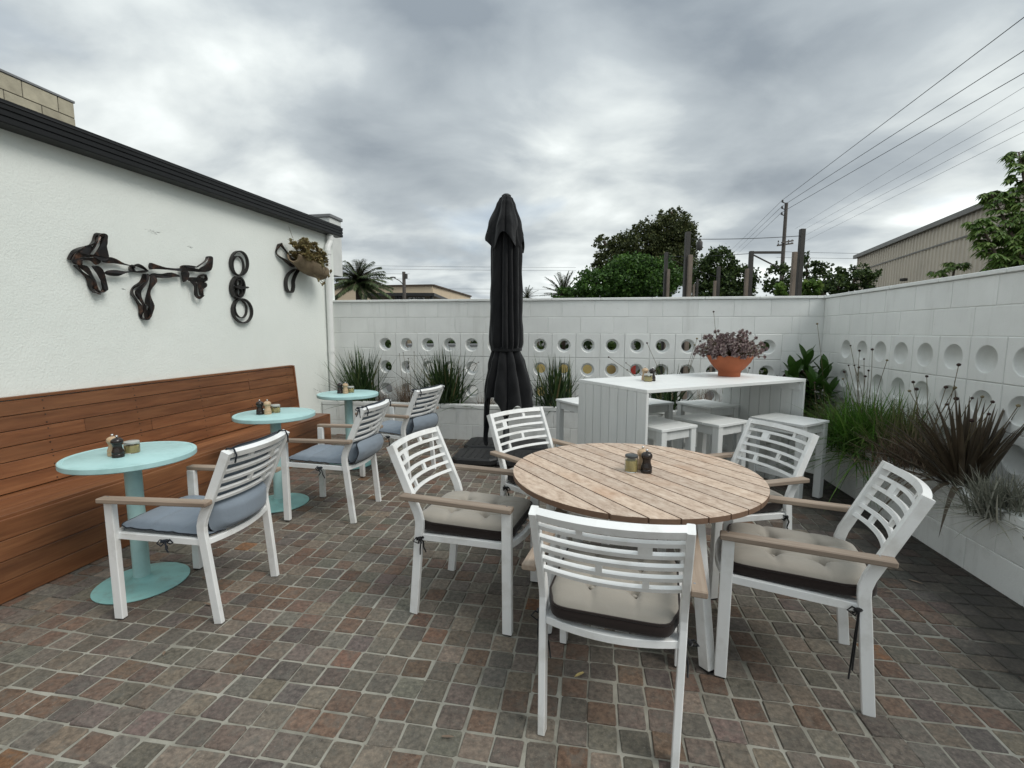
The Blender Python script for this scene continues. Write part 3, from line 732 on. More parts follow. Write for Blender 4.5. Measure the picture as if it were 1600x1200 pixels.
def ties(t, where, seed, m='black_cord', ln=.14):
    rr_ = random.Random(seed)
    for (x, y, z) in where:
        mb = MB()
        for k in range(2):
            l_ = ln * rr_.uniform(.7, 1.15); dx, dy = rr_.uniform(-.03, .03), rr_.uniform(-.03, .03)
            mb.tube([(x, y, z), (x + dx * .5, y + dy * .5 + .006, z - l_ * .3), (x + dx * .4, y + dy, z - l_ * .65), (x + dx, y + dy * 1.1, z - l_)], .0034, 6)
        for k in range(2):
            a = rr_.uniform(0, 6.28); mb.tube([(x, y, z), (x + .022 * math.cos(a), y + .022 * math.sin(a), z + .010), (x + .036 * math.cos(a), y + .036 * math.sin(a), z - .006), (x + .018 * math.cos(a + .6), y + .018 * math.sin(a + .6), z - .018), (x, y, z)], .0032, 6)
        mb.tube([(x - .014, y - .014, z), (x + .014, y + .014, z + .004)], .008, 8)
        mb.build('tie', MT[m], t, True)
def blue_pad(t, seed, bulge=.035, sag=0.0):
    rr_ = random.Random(seed); n = 30
    # seat pad: three quilted panels with a flat flange
    def seat(u, v, side):
        a, b = rrect(u, v, 8); ed = max(abs(u), abs(v)); puff = 0.0
        if ed < .93: puff = (1 - (ed / .93) ** 8) ** .7
        seam = 1.0
        for s_ in (-.33, .35): seam *= 1 - .85 * math.exp(-((u - s_) / .055) ** 2)
        h_ = .021 * puff * (.25 + .75 * seam) + .004 * mnoise.noise((u * 3, v * 3, seed + 3.3)) * puff
        z = .452 + .012 * u + (h_ if side > 0 else -h_ * .7) + (.0015 * side)
        z -= .006 * (ed > .96) * (1 + mnoise.noise((u * 7, v * 7, seed)))
        return (.268 + a * .252, b * .222, z)
    mb = MB(); vs, fs = grid_surface(n, lambda u, v: seat(u, v, 1)); mb.add(vs, fs); vs, fs = grid_surface(n, lambda u, v: seat(u, v, -1)); mb.add(vs, [f[::-1] for f in fs])
    sp = mb.build('seat_pad', MT['blue'], t, True)
    mb = MB(); lp = [seat(u, v, 1) for u, v in border_loop(18)]; mb.tube([(x, y, z - .001) for x, y, z in lp] + [lp[0]], .0034, 6, False); mb.build('piping', MT['navy'], sp, True)
    # back pad: rests in front of the slats, its foot bulges out behind below the lowest slat
    def back(u, v, side):
        a, b = rrect(u, v, 8); q = (b + 1) / 2; z = .430 + q * .435; ed = max(abs(u), abs(v)); puff = (1 - min(1, ed / .95) ** 8) ** .7
        seam = 1.0
        for s_ in (-.30, .36): seam *= 1 - .8 * math.exp(-((v - s_) / .05) ** 2)
        h_ = .020 * puff * (.3 + .7 * seam) + .003 * mnoise.noise((u * 3, v * 3, seed + 8)) * puff
        y = a * .205; bow = .04 * (1 - min(1, (y / .2235) ** 2))
        x = post_x(max(z, .55)) - bow + .030
        low = sstep((.595 - z) / .05)
        if side > 0: x += h_ + .002
        else: x -= min(h_ * .5, .012) * (1 - low) + low * (bulge * (.55 + .45 * (1 - (y / .23) ** 2)) + .5 * h_) * (0.35 + .65 * min(1, puff * 1.6))
        return (x, y, z - sag * low * .02)
    mb = MB(); vs, fs = grid_surface(34, lambda u, v: back(u, v, 1)); mb.add(vs, fs); vs, fs = grid_surface(34, lambda u, v: back(u, v, -1)); mb.add(vs, [f[::-1] for f in fs])
    bp = mb.build('back_pad', MT['blue'], t, True)
    mb = MB(); lp = [back(u, v, 1) for u, v in border_loop(18)]; mb.tube([(x - .002, y, z) for x, y, z in lp] + [lp[0]], .0036, 6, False); mb.build('piping', MT['navy'], bp, True)
    # fold along the side where the pad leaves the frame, and the straps over the top rail
    for s_ in (-1, 1):
        mb = MB(); xx = post_x(.83); y = s_ * .205
        x0_ = post_x(.837) ; mb.tube([(x0_ + .030, y, .843), (x0_ + .012, y, .8605), (x0_ - .022, y, .8595), (x0_ - .034, y, .831), (x0_ - .030, y + s_ * .008, .796)], .0042, 6); mb.build('strap', MT['navy'], bp, True)
    return sp
def slump(t, seed):
    # the flap of the loose pad that flops out behind and over the rear rail
    rr_ = random.Random(seed)
    def f_(u, v, side):
        a, b = rrect(u, v, 7); ed = max(abs(u), abs(v)); puff = (1 - min(1, ed / .95) ** 8) ** .7; q = (b + 1) / 2
        z = .425 + .165 * q; x = -.005 - .050 * math.sin(q * 2.6) - .010 * (1 - abs(a)); h_ = .020 * puff + .003 * mnoise.noise((u * 3, v * 3, seed))
        return (x + side * h_, a * .222, z + .008 * a)
    mb = MB(); vs, fs = grid_surface(24, lambda u, v: f_(u, v, 1)); mb.add(vs, fs); vs, fs = grid_surface(24, lambda u, v: f_(u, v, -1)); mb.add(vs, [q[::-1] for q in fs]); o = mb.build('pad_flap', MT['blue'], t, True)
    mb = MB(); lp = [f_(u, v, -1) for u, v in border_loop(14)]; mb.tube(lp + [lp[0]], .0036, 6, False); mb.build('piping', MT['navy'], o, True)

FZO = .0062
chair0 = make_chair()
def place(src, x, y, deg, label, first=False):
    c = src if first else copy_tree(src); c.location = (x, y, fz(x, y) + FZO); c.rotation_euler = (0, 0, R(deg)); return c
CH = {}
spec = [('A', -.826, 2.340, -8.0, 'white slatted armchair with beige tufted cushion on the left of the round table'),
        ('S', .073, 1.489, 82.0, 'white slatted armchair seen from behind in front of the round table, nearest the camera'),
        ('E', 1.097, 2.016, 164.4, 'white slatted armchair with beige cushion on the right of the round table, sideways'),
        ('NE', 1.018, 2.935, 203.7, 'white slatted armchair behind the round table in front of the white stools'),
        ('N', -.435, 3.127, -39.0, 'white slatted armchair behind the round table in front of the folded black umbrella'),
        ('T1', -1.769, 2.100, 183.3, 'white armchair with blue-grey pad at the nearest turquoise table'),
        ('T2', -1.704, 3.300, 182.0, 'white armchair with blue-grey pad at the middle turquoise table'),
        ('T3', -1.585, 4.200, 169.0, 'white armchair with slumped blue-grey pad at the farthest turquoise table by the planter')]
for k, (n_, x, y, d_, lb) in enumerate(spec): CH[n_] = copy_tree(chair0); c = CH[n_]; c.location = (x, y, fz(x, y) + FZO); c.rotation_euler = (0, 0, R(d_)); tag(c, lb, 'armchair', 'white slatted armchairs on the patio')
def kill(o):
    for c in list(o.children): kill(c)
    bpy.data.objects.remove(o)
kill(chair0)
for k, n_ in enumerate(('A', 'S', 'E', 'NE', 'N')): tufted_cushion(CH[n_], 3 + k * 5)
ties(CH['A'], [(.055, -.245, .405)], 1, ln=.10); ties(CH['S'], [(.05, .242, .410), (.05, -.245, .41)], 2, ln=.16)
ties(CH['E'], [(.06, .245, .405)], 3, ln=.30); ties(CH['NE'], [(.06, .247, .405)], 4, ln=.12); ties(CH['N'], [(.08, -.247, .40)], 5, ln=.13)
blue_pad(CH['T1'], 1, .062); blue_pad(CH['T2'], 2, .070); blue_pad(CH['T3'], 3, .03); slump(CH['T3'], 4); slump(CH['T2'], 6)
ties(CH['T1'], [(.23, .247, .410)], 7, 'navy', .06); ties(CH['T2'], [(.23, .247, .410)], 8, 'navy', .08); ties(CH['T3'], [(.20, .247, .410), (-.08, .238, .855)], 9, 'navy', .16); ties(CH['T2'], [(-.085, .238, .852)], 10, 'navy', .07)

# ------------------------------------------------------------------ round dining table
RTX, RTY, RTZ, RTR = .214, 2.354, .722, .598
rt = empty('round_table', (RTX, RTY, FZO), R(-51.6)); tag(rt, 'round table with weathered timber plank top on white metal legs', 'table')
gaps = [-.60] + [-.468 + .102 * k for k in range(11)] + [.60]
for a, b in zip(gaps[:-1], gaps[1:]):
    a2, b2 = max(a + .0028, -RTR + .0005), min(b - .0028, RTR - .0005)
    n = 22; up = []; 
    for k in range(n + 1): y = a2 + (b2 - a2) * k / n; up.append((math.sqrt(max(RTR ** 2 - y * y, 0)), y))
    out_ = [(x, y) for x, y in up] + [(-x, y) for x, y in reversed(up)]
    k = len(out_); yc = (a2 + b2) / 2
    vs = [(x, y - yc, -.024) for x, y in out_] + [(x, y - yc, -.002) for x, y in out_] + [(x * .9975, (y - yc) * .985, 0) for x, y in out_]
    fs = [tuple(range(k))[::-1], tuple(2 * k + i for i in range(k))] + [(r_ * k + i, r_ * k + (i + 1) % k, (r_ + 1) * k + (i + 1) % k, (r_ + 1) * k + i) for r_ in range(2) for i in range(k)]
    m = MB(); m.add(vs, fs); o = m.build('plank', MT['table_wood'], rt, loc=(0, yc, RTZ - FZO)); o.data.materials.append(MT['table_edge'])
    for pl in o.data.polygons:
        if abs(pl.normal.z) < .35 or pl.normal.z < -.5: pl.material_index = 1
m = MB(); m.lathe([(.52, RTZ - .062), (.535, RTZ - .062), (.535, RTZ - .034), (.52, RTZ - .034), (.52, RTZ - .062)], 48, (0, 0, 0), False)
for a in (0, 90): m.bar((.525 * math.cos(R(a - 3)), .525 * math.sin(R(a - 3)), RTZ - .045), (-.525 * math.cos(R(a - 3)), -.525 * math.sin(R(a - 3)), RTZ - .045), .05, .030 if a else .026)
m.build('apron', MT['white_metal'], rt, True, sharp=40)
for a in (-3, 87, 177, 267):
    ca, sa = math.cos(R(a)), math.sin(R(a)); m = MB()
    m.bar((.40 * ca, .40 * sa, RTZ - .060), (.50 * ca, .50 * sa, .006), .045, .055, (ca, sa, 0), .004); lg = m.build('leg', MT['white_metal'], rt)
    m = MB(); m.box((.50 * ca, .50 * sa, .004), (.05, .04, .008), R(a)); m.build('foot', MT['black_plastic'], lg)

# ------------------------------------------------------------------ turquoise cafe tables
def cafe_table():
    t = empty('cafe_table', (0, 0, 0))
    m = MB(); m.lathe([(.0, .708), (.292, .708), (.298, .713), (.298, .736), (.294, .740), (.279, .740), (.277, .7375), (.275, .7375), (.272, .7395), (.0, .7395)], 64, (0, 0, 0), False); m.build('tabletop', MT['turq'], t, True, sharp=35)
    m = MB(); m.lathe([(.040, .012), (.040, .66), (.0385, .70), (.0385, .708)], 24); m.build('column', MT['turq'], t, True, sharp=40)
    m = MB(); m.box((0, 0, .700), (.30, .05, .012)); m.box((0, 0, .700), (.05, .30, .0112)); m.build('top_bracket', MT['turq'], t)
    m = MB(); m.lathe([(.0, .0005), (.220, .0005), (.221, .004), (.214, .0095), (.12, .016), (.06, .022), (.046, .034), (.0425, .045), (.0, .045)], 56, (0, 0, 0), False); m.build('base', MT['turq_foot'], t, True, sharp=40)
    return t
ct = cafe_table()
CT = [(-2.465, 2.128, 'nearest turquoise round pedestal table beside the timber bench'), (-2.487, 3.345, 'middle turquoise round pedestal table beside the timber bench'), (-2.445, 4.42, 'farthest turquoise round pedestal table, past the end of the bench')]
for k, (x, y, lb) in enumerate(CT):
    c = ct if k == 0 else copy_tree(ct); c.location = (x, y, fz(x, y) + FZO); c.rotation_euler = (0, 0, R(20 * k)); tag(c, lb, 'table', 'turquoise cafe tables along the bench')

# ------------------------------------------------------------------ mills and jars
def mill(name, mt):
    t = empty(name, (0, 0, 0))
    m = MB(); m.lathe([(.0, 0), (.0265, 0), (.0275, .003), (.0275, .016), (.0255, .0185), (.0275, .021), (.0270, .030), (.0215, .045), (.0195, .056), (.0215, .068), (.0235, .072)], 24); m.build('body', MT[mt], t, True, sharp=45)
    m = MB(); m.lathe([(.0235, .0728), (.0265, .076), (.0275, .084), (.0255, .093), (.018, .100), (.009, .1035), (.0, .104)], 24); h_ = m.build('head', MT[mt], t, True)
    m = MB(); m.lathe([(.0, .1035), (.004, .104), (.0035, .107), (.0068, .110), (.0072, .113), (.004, .117), (.0, .1175)], 12); m.build('knob', MT['steel'], h_, True)
    return t
def jar(wide):
    t = empty('relish_jar', (0, 0, 0)); r_, h_ = (.036, .052) if wide else (.0325, .072)
    m = MB(); m.lathe([(.0, .004), (r_ - .004, .004), (r_ - .003, .008), (r_ - .003, h_ * .80), (.0, h_ * .80)], 20); m.build('relish', MT['mustard'], t, True, sharp=50)
    m = MB(); m.lathe([(.0, 0), (r_ - .003, 0), (r_, .004), (r_, h_ - .006), (r_ - .004, h_), (r_ - .0065, h_), (r_ - .0022, h_ - .008), (r_ - .0022, .006), (.0, .0032)], 24, (0, 0, 0), False); m.build('glass', MT['glass'], t, True, sharp=50)
    m = MB(); m.lathe([(.0, h_ + .0004), (r_ - .001, h_ + .0004), (r_ - .0005, h_ + .010), (r_ - .004, h_ + .013), (.0, h_ + .013)], 24); m.build('lid', MT['jar_lid_clear' if wide else 'jar_lid'], t, True, sharp=50)
    return t
md, ml, jw, jn = mill('pepper_mill', 'mill_dark'), mill('salt_mill', 'mill_light'), jar(True), jar(False)
sets = [('nearest turquoise table', fz(-2.47, 2.13) + FZO + .7396, (-2.466, 2.058), (-2.520, 2.080), (-2.482, 2.150), jw),
        ('middle turquoise table', fz(-2.487, 3.345) + FZO + .7396, (-2.572, 3.285), (-2.520, 3.305), (-2.510, 3.385), jw),
        ('farthest turquoise table', fz(-2.445, 4.42) + FZO + .7396, (-2.520, 4.395), (-2.462, 4.400), (-2.450, 4.480), jw),
        ('round timber table', RTZ + .0002, (.275, 2.345), (.262, 2.405), (.203, 2.352), jn),
        ('white bar table', 1.0002, (.500, 4.080), (.445, 4.125), (.462, 4.035), jw)]
used = set()
for where, z, pd, pl, pj, js in sets:
    for src, (x, y), nm, lb, gp in ((md, pd, 'pepper mill', 'small dark wood pepper mill on the ' + where, 'dark pepper mills'), (ml, pl, 'salt mill', 'small pale wood salt mill on the ' + where, 'pale salt mills'), (js, pj, 'jar', 'small glass jar of yellow relish on the ' + where, 'relish jars')):
        c = copy_tree(src); c.location = (x, y, z); c.rotation_euler = (0, 0, random.uniform(0, 6)); tag(c, lb, nm, gp)
for o in (md, ml, jw, jn): kill(o)

# ------------------------------------------------------------------ white bar table and stools
BC = Vector((.88, 4.325, 0)); BA = R(36.3); BL, BW, BH = 1.84, .845, 1.0
bt_ = empty('bar_table', (BC.x, BC.y, FZO), BA); tag(bt_, 'tall white plank bar table with solid panel ends', 'table')
nb = 8; pw = BW / nb
for k in range(nb):
    y = -BW / 2 + pw * (k + .5); m = MB(); m.box((0, 0, 0), (BL, pw - .0022, .026), 0, .0018); m.build('top_plank', MT['white_top'], bt_, loc=(0, y, BH - FZO - .013))
for s_ in (-1, 1):
    for k in range(nb):
        y = -BW / 2 + pw * (k + .5); m = MB(); m.box((0, 0, 0), (.024, pw - .0052, BH - .028 - FZO), 0, .002); m.build('side_plank', MT['white_plank'], bt_, loc=(s_ * (BL / 2 - .0125), y, (BH - .028 - FZO) / 2 + .0005))
    for z in (.12, BH - .075): m = MB(); m.box((s_ * (BL / 2 - .036), 0, z), (.022, BW - .06, .06)); m.build('batten', MT['white_plank'], bt_)
def stool():
    t = empty('stool', (0, 0, 0)); H = .676 - FZO; a, b = .40, .455
    for k in range(3):
        y = -b / 2 + b / 3 * (k + .5); m = MB(); m.box((0, 0, 0), (a, b / 3 - .004, .022), 0, .002); m.build('seat_plank', MT['white_top'], t, loc=(0, y, H - .011))
    for sx in (-1, 1):
        for sy in (-1, 1):
            m = MB(); m.box((0, 0, 0), (.058, .058, H - .026), 0, .003); lg = m.build('leg', MT['white_plank'], t, loc=(sx * (a / 2 - .036), sy * (b / 2 - .036), (H - .026) / 2 + .004))
            m = MB(); m.lathe([(.024, -(H - .026) / 2 - .004), (.024, -(H - .026) / 2 + .002)], 12); m.build('foot', MT['black_plastic'], lg)
    for sx in (-1, 1):
        for z, n_ in ((H - .060, 'apron'), (.22, 'stretcher')):
            m = MB(); m.box((0, 0, 0), (.022, b - .132, .07 if n_ == 'apron' else .045), 0, .002); m.build(n_, MT['white_plank'], t, loc=(sx * (a / 2 - .034), 0, z))
    for sy in (-1, 1):
        m = MB(); m.box((0, 0, 0), (a - .132, .022, .07), 0, .002); m.build('apron', MT['white_plank'], t, loc=(0, sy * (b / 2 - .034), H - .060))
    return t
st = stool()
ST = [(.53, 3.88, 40, 'white plank stool just inside the near end panel of the bar table'), (.997, 4.17, 41, 'white plank stool under the middle of the bar table, front side'),
      (1.672, 4.32, 41, 'white plank stool at the right end of the bar table beside the planter'), (1.175, 5.06, 36, 'white plank stool behind the bar table under its right end'),
      (.535, 5.0, 37, 'white plank stool behind the bar table, seen past its near end panel'), (-.07, 4.80, 37, 'white plank stool standing left of the bar table by the back planter')]
for k, (x, y, d_, lb) in enumerate(ST):
    c = st if k == 0 else copy_tree(st); c.location = (x, y, fz(x, y) + FZO); c.rotation_euler = (0, 0, R(d_)); tag(c, lb, 'stool', 'white stools around the bar table')
# ------------------------------------------------------------------ folded umbrella on its weighted base
UX, UY = -.917, 5.02; UZ = fz(UX, UY) + FZO
um = empty('folded_umbrella', (UX, UY, UZ)); tag(um, 'tall folded black market umbrella tied around its pole', 'umbrella')
def canopy(name, z0, z1, rfun, seed, nfold=9, nz=60, na=108, amp=.32, zb=None):
    vs = []; fs = []
    for j in range(nz + 1):
        t = j / nz
        for i in range(na):
            a = 2 * math.pi * i / na; zl = (zb(a) if zb else z0); z = zl + (z1 - zl) * t; r_ = rfun(t, a)
            wob = a * nfold + 2.2 * math.sin(a * 2 + seed) + 1.3 * math.sin(3 * a + seed * 2 + t * .8) + .3 * math.sin(t * 4 + seed + a)
            f_ = abs(math.sin(wob / 2)) ** .8; k = 1 - amp * (1 - f_) + .06 * mnoise.noise((math.cos(a) * 2.2, math.sin(a) * 2.2, z * 2.0 + seed)) + .045 * mnoise.noise((math.cos(a) * 5, math.sin(a) * 5, z * 6 + seed))
            vs.append((r_ * k * math.cos(a), r_ * k * math.sin(a), z))
    for j in range(nz):
        for i in range(na): fs.append((j * na + i, j * na + (i + 1) % na, (j + 1) * na + (i + 1) % na, (j + 1) * na + i))
    fs.append(tuple(nz * na + i for i in range(na)))
    return link(name, raw_mesh(name, vs, fs, MT['umbrella'], True), um)
def lerp_tab(t, tab):
    for (a, b), (c, d) in zip(tab[:-1], tab[1:]):
        if t <= c: k = (t - a) / (c - a); k = sstep(k) * .6 + k * .4; return b + (d - b) * k
    return tab[-1][1]
ZU = lambda z: z - UZ
main = canopy('canopy', ZU(1.20), ZU(2.70), lambda t, a: lerp_tab(t, [(0, .165), (.06, .19), (.3, .178), (.7, .165), (.9, .13), (1, .05)]), 1.7, 9, 60, 120, .30)
def skirt_bottom(a):
    tips = .0
    for a0, dz, wd in ((R(198), -.44, .30), (R(330), -.06, .35), (R(280), -.16, .20), (R(100), -.2, .3)):
        d = math.atan2(math.sin(a - a0), math.cos(a - a0)); tips += dz * math.exp(-(d / wd) ** 2)
    return ZU(.66) + tips + .035 * math.sin(3 * a + 1.0) + .03 * math.sin(5 * a)
def skirt_r(t, a):
    b = lerp_tab(t, [(0, .285), (.3, .27), (.7, .215), (.95, .16), (1, .15)])
    return b * (1 + .13 * (1 - t) * math.cos(a - R(-10)))
canopy('skirt', ZU(.7), ZU(1.245), skirt_r, 4.1, 10, 44, 160, .26, skirt_bottom)
def cap_bottom(a): return ZU(2.33) + .07 * math.sin(a * 4 + 1.2) + .02 * math.sin(a * 7)
canopy('vent_cap', ZU(2.33), ZU(2.815), lambda t, a: lerp_tab(t, [(0, .225), (.35, .19), (.8, .105), (.94, .075), (1, .04)]), 2.3, 4, 36, 96, .34, cap_bottom)
m = MB(); vs = []
for k in range(40):
    a = 2 * math.pi * k / 39; vs.append((.168 * math.cos(a), .168 * math.sin(a), ZU(1.222) + .008 * math.sin(a)))
m.sweep(vs, [(-.014, -.002), (.014, -.002), (.014, .003), (-.014, .003)], side=(0, 0, 1)); m.build('tie_strap', MT['umbrella'], um)
m = MB(); m.tube([(0, 0, .10), (0, 0, ZU(2.79))], .024, 16); m.build('pole', MT['pole_grey'], um, True, sharp=50)
m = MB(); m.lathe([(.0, ZU(2.80)), (.045, ZU(2.80)), (.05, ZU(2.815)), (.03, ZU(2.83)), (.0, ZU(2.832))], 16); m.build('finial', MT['black_plastic'], um, True)
ub = empty('umbrella_base', (UX, UY, UZ), R(2)); tag(ub, 'black square umbrella base of four ribbed weight slabs', 'umbrella base')
for sx in (-1, 1):
    for sy in (-1, 1):
        m = MB(); vs = []; fs = []
        a, b = .03, .50
        o_ = [(a, a), (b - .06, a), (b, a + .06), (b, b - .06), (b - .06, b), (a + .06, b), (a, b - .06)]
        k = len(o_); cxx = sum(p[0] for p in o_) / k
        for z, s_ in ((.008, .97), (.012, 1.0), (.055, 1.0), (.070, .95)):
            vs += [((cxx + (x - cxx) * s_), (cxx + (y - cxx) * s_), z) for x, y in o_]
        for r_ in range(3):
            for i in range(k): fs.append((r_ * k + i, r_ * k + (i + 1) % k, (r_ + 1) * k + (i + 1) % k, (r_ + 1) * k + i))
        fs += [tuple(range(k)), tuple(3 * k + i for i in range(k))]
        m.add([(x * sx, y * sy, z) for x, y, z in vs], fs); sl = m.build('weight_slab', MT['black_plastic'], ub)
        m = MB()
        for q in range(5): m.box((sx * (.12 + .07 * q), sy * .27, .0715), (.012, .34, .005))
        m.box((sx * .36, sy * .035, .045), (.10, .012, .018)); m.build('rib', MT['black_plastic'], sl)
m = MB(); m.box((0, 0, .035), (1.0, .04, .03)); m.box((0, 0, .0355), (.04, 1.0, .029)); m.build('cross_bar', MT['pole_grey'], ub)
m = MB(); m.lathe([(.0, .05), (.10, .05), (.10, .074), (.05, .082), (.038, .10), (.036, .30), (.030, .31), (.0, .31)], 20); m.build('socket', MT['pole_grey'], ub, True, sharp=40)

# ------------------------------------------------------------------ terracotta bowl with succulents
bowl = empty('terracotta_bowl', (1.262, 4.66, 1.0004)); tag(bowl, 'footed terracotta bowl on the white bar table', 'bowl')
m = MB(); m.lathe([(.0, .0), (.104, .0), (.107, .006), (.107, .044), (.112, .052), (.150, .085), (.195, .140), (.222, .190), (.226, .204), (.216, .206), (.205, .196), (.0, .180)], 48, (0, 0, 0), False); m.build('body', MT['terracotta'], bowl, True, sharp=45)
m = MB(); m.lathe([(.0, .186), (.196, .184)], 24); m.build('soil', MT['soil'], bowl)
def leaf_blade(mb_v, mb_f, p, d, up, ln, wd, fold=.25, droop=.0, n=4):
    d = Vector(d).normalized(); s_ = d.cross(Vector(up)); s_ = s_.normalized() if s_.length > 1e-4 else Vector((1, 0, 0)); u = s_.cross(d)
    b = len(mb_v); p = Vector(p)
    for k in range(n + 1):
        t = k / n; ww = wd * (math.sin(math.pi * min(1, .12 + t * .88)) ** .7) / 2 if k < n else 0.0005
        c = p + d * ln * t + Vector((0, 0, -droop * t * t)); mb_v += [tuple(c - s_ * ww + u * ww * fold), tuple(c), tuple(c + s_ * ww + u * ww * fold)]
    for k in range(n): q = b + 3 * k; mb_f += [(q, q + 1, q + 4, q + 3), (q + 1, q + 2, q + 5, q + 4)]
def rosette(V, F, c, ax, r_, n, rr_):
    ax = Vector(ax).normalized(); a = ax.orthogonal().normalized(); b = ax.cross(a)
    for k in range(n):
        t = k / n; an = k * 2.4; op = .15 + 1.15 * (1 - t); d = ax * math.cos(op) + (a * math.cos(an) + b * math.sin(an)) * math.sin(op)
        leaf_blade(V, F, Vector(c) + ax * .004 * k / 3, d, ax, r_ * (.5 + .5 * (1 - t)), r_ * .62, .35, 0, 3)
rs = random.Random(21); V = []; F = []; SM = MB()
suc = empty('succulent_plant', (1.262, 4.66, 1.186)); tag(suc, 'bushy mauve succulent growing in the terracotta bowl', 'plant')
for k in range(190):
    an = rs.uniform(0, 6.283); el = rs.uniform(.2, 1.5) if k > 25 else rs.uniform(.05, .4); ln = rs.uniform(.12, .25) * (1.10 if el < .6 else 1.0)
    d = Vector((math.cos(an) * math.cos(el), math.sin(an) * math.cos(el), math.sin(el))); base = Vector((math.cos(an) * .09 * rs.random(), math.sin(an) * .09 * rs.random(), 0.0)); tip = base + d * ln + Vector((math.cos(an), math.sin(an), 0)) * .045
    mid = base.lerp(tip, .5) + Vector((0, 0, .02)); SM.tube([base, mid, tip], [.004, .0035, .003], 5)
    rosette(V, F, tip, (tip - mid), rs.uniform(.028, .042), 14, rs); rosette(V, F, base.lerp(tip, .8), (tip - mid), rs.uniform(.026, .036), 9, rs)
    if k % 2: rosette(V, F, base.lerp(tip, .6), (tip - mid), .022, 8, rs)
link('leaves', raw_mesh('leaves', V, F, MT['succulent']), suc); SM.build('stems', MT['stem_dry'], suc, True); suc.scale = (.84, .84, .95); bowl.scale = (.90, .90, .95); suc.location.z = 1.176

# ------------------------------------------------------------------ wall sculptures (bent metal strips)
def wall_pts(pix, x=XL + .05): return [at_x(px, py, x) for px, py in pix]
def smooth_loop(pts, closed=True, sub=4):
    n = len(pts); o = []
    for i in range(n if closed else n - 1):
        p0 = pts[(i - 1) % n] if closed else pts[max(i - 1, 0)]; p1 = pts[i]; p2 = pts[(i + 1) % n]; p3 = pts[(i + 2) % n] if closed else pts[min(i + 2, n - 1)]
        for k in range(sub):
            t = k / sub; o.append(.5 * ((2 * p1) + (-p0 + p2) * t + (2 * p0 - 5 * p1 + 4 * p2 - p3) * t * t + (-p0 + 3 * p1 - 3 * p2 + p3) * t ** 3))
    if not closed: o.append(pts[-1])
    return o
Z1 = lambda a, b: (100 + a / 6.6667, 350 + b / 6.6667)
def ribbon(parent, loop, base, depth=.075, th=.007, mat='copper', closed=True, wav=0.0, name='strip', off=0.0):
    P = smooth_loop(wall_pts([Z1(a, b) for a, b in loop]), closed); m = MB(); n = len(P); vs = []; fs = []
    for i, p in enumerate(P):
        t = (P[(i + 1) % n] - P[i - 1]).normalized() if closed else (P[min(i + 1, n - 1)] - P[max(i - 1, 0)]).normalized()
        nn = Vector((1, 0, 0)).cross(t).normalized(); dd = depth * .55 * (.62 + .38 * math.sin(i * .55 + wav) * math.sin(i * .17 + wav * 2)); tw = .010 * math.sin(i * .33 + wav)
        if mat == 'iron': dd, tw = depth * .62, 0.0
        f0 = p + Vector((-.042 + off, 0, 0)); f1 = p + Vector((-.042 + off + dd, 0, 0)) + nn * tw
        vs += [f0 - nn * th / 2, f1 - nn * th / 2, f1 + nn * th / 2, f0 + nn * th / 2]
    for i in range(n if closed else n - 1):
        j = (i + 1) % n
        for k in range(4): fs.append((i * 4 + k, i * 4 + (k + 1) % 4, j * 4 + (k + 1) % 4, j * 4 + k))
    if not closed: fs += [(0, 1, 2, 3), tuple((n - 1) * 4 + k for k in (3, 2, 1, 0))]
    m.add([v - base for v in vs], fs); return m.build(name, MT[mat], parent)
def plate(parent, loop, base, d0, th, wav):
    P = smooth_loop(wall_pts([Z1(a, b) for a, b in loop], XL + .04), True, 3); n = len(P); c = sum(P, Vector()) / n; m = MB(); vs = []
    for side in (0, 1):
        for i, p in enumerate(P): vs.append(Vector((XL + d0 + .005 * math.sin(i * .6 + wav) + side * th, p.y, p.z)) - base)
    vs.append(Vector((XL + d0 - .008, c.y, c.z)) - base); vs.append(Vector((XL + d0 + th - .012, c.y, c.z)) - base)
    fs = [(i, (i + 1) % n, n + (i + 1) % n, n + i) for i in range(n)] + [tuple(range(n))[::-1], tuple(n + i for i in range(n))]
    m.add(vs[:-2], fs); return m.build('strip', MT['copper'], parent)
b_ = at_x(*Z1(740, 465), XL); sc_ = empty('metal_wall_sculpture', b_); tag(sc_, 'dark copper sculpture of torn curled strips, widest piece on the stucco wall', 'wall sculpture')
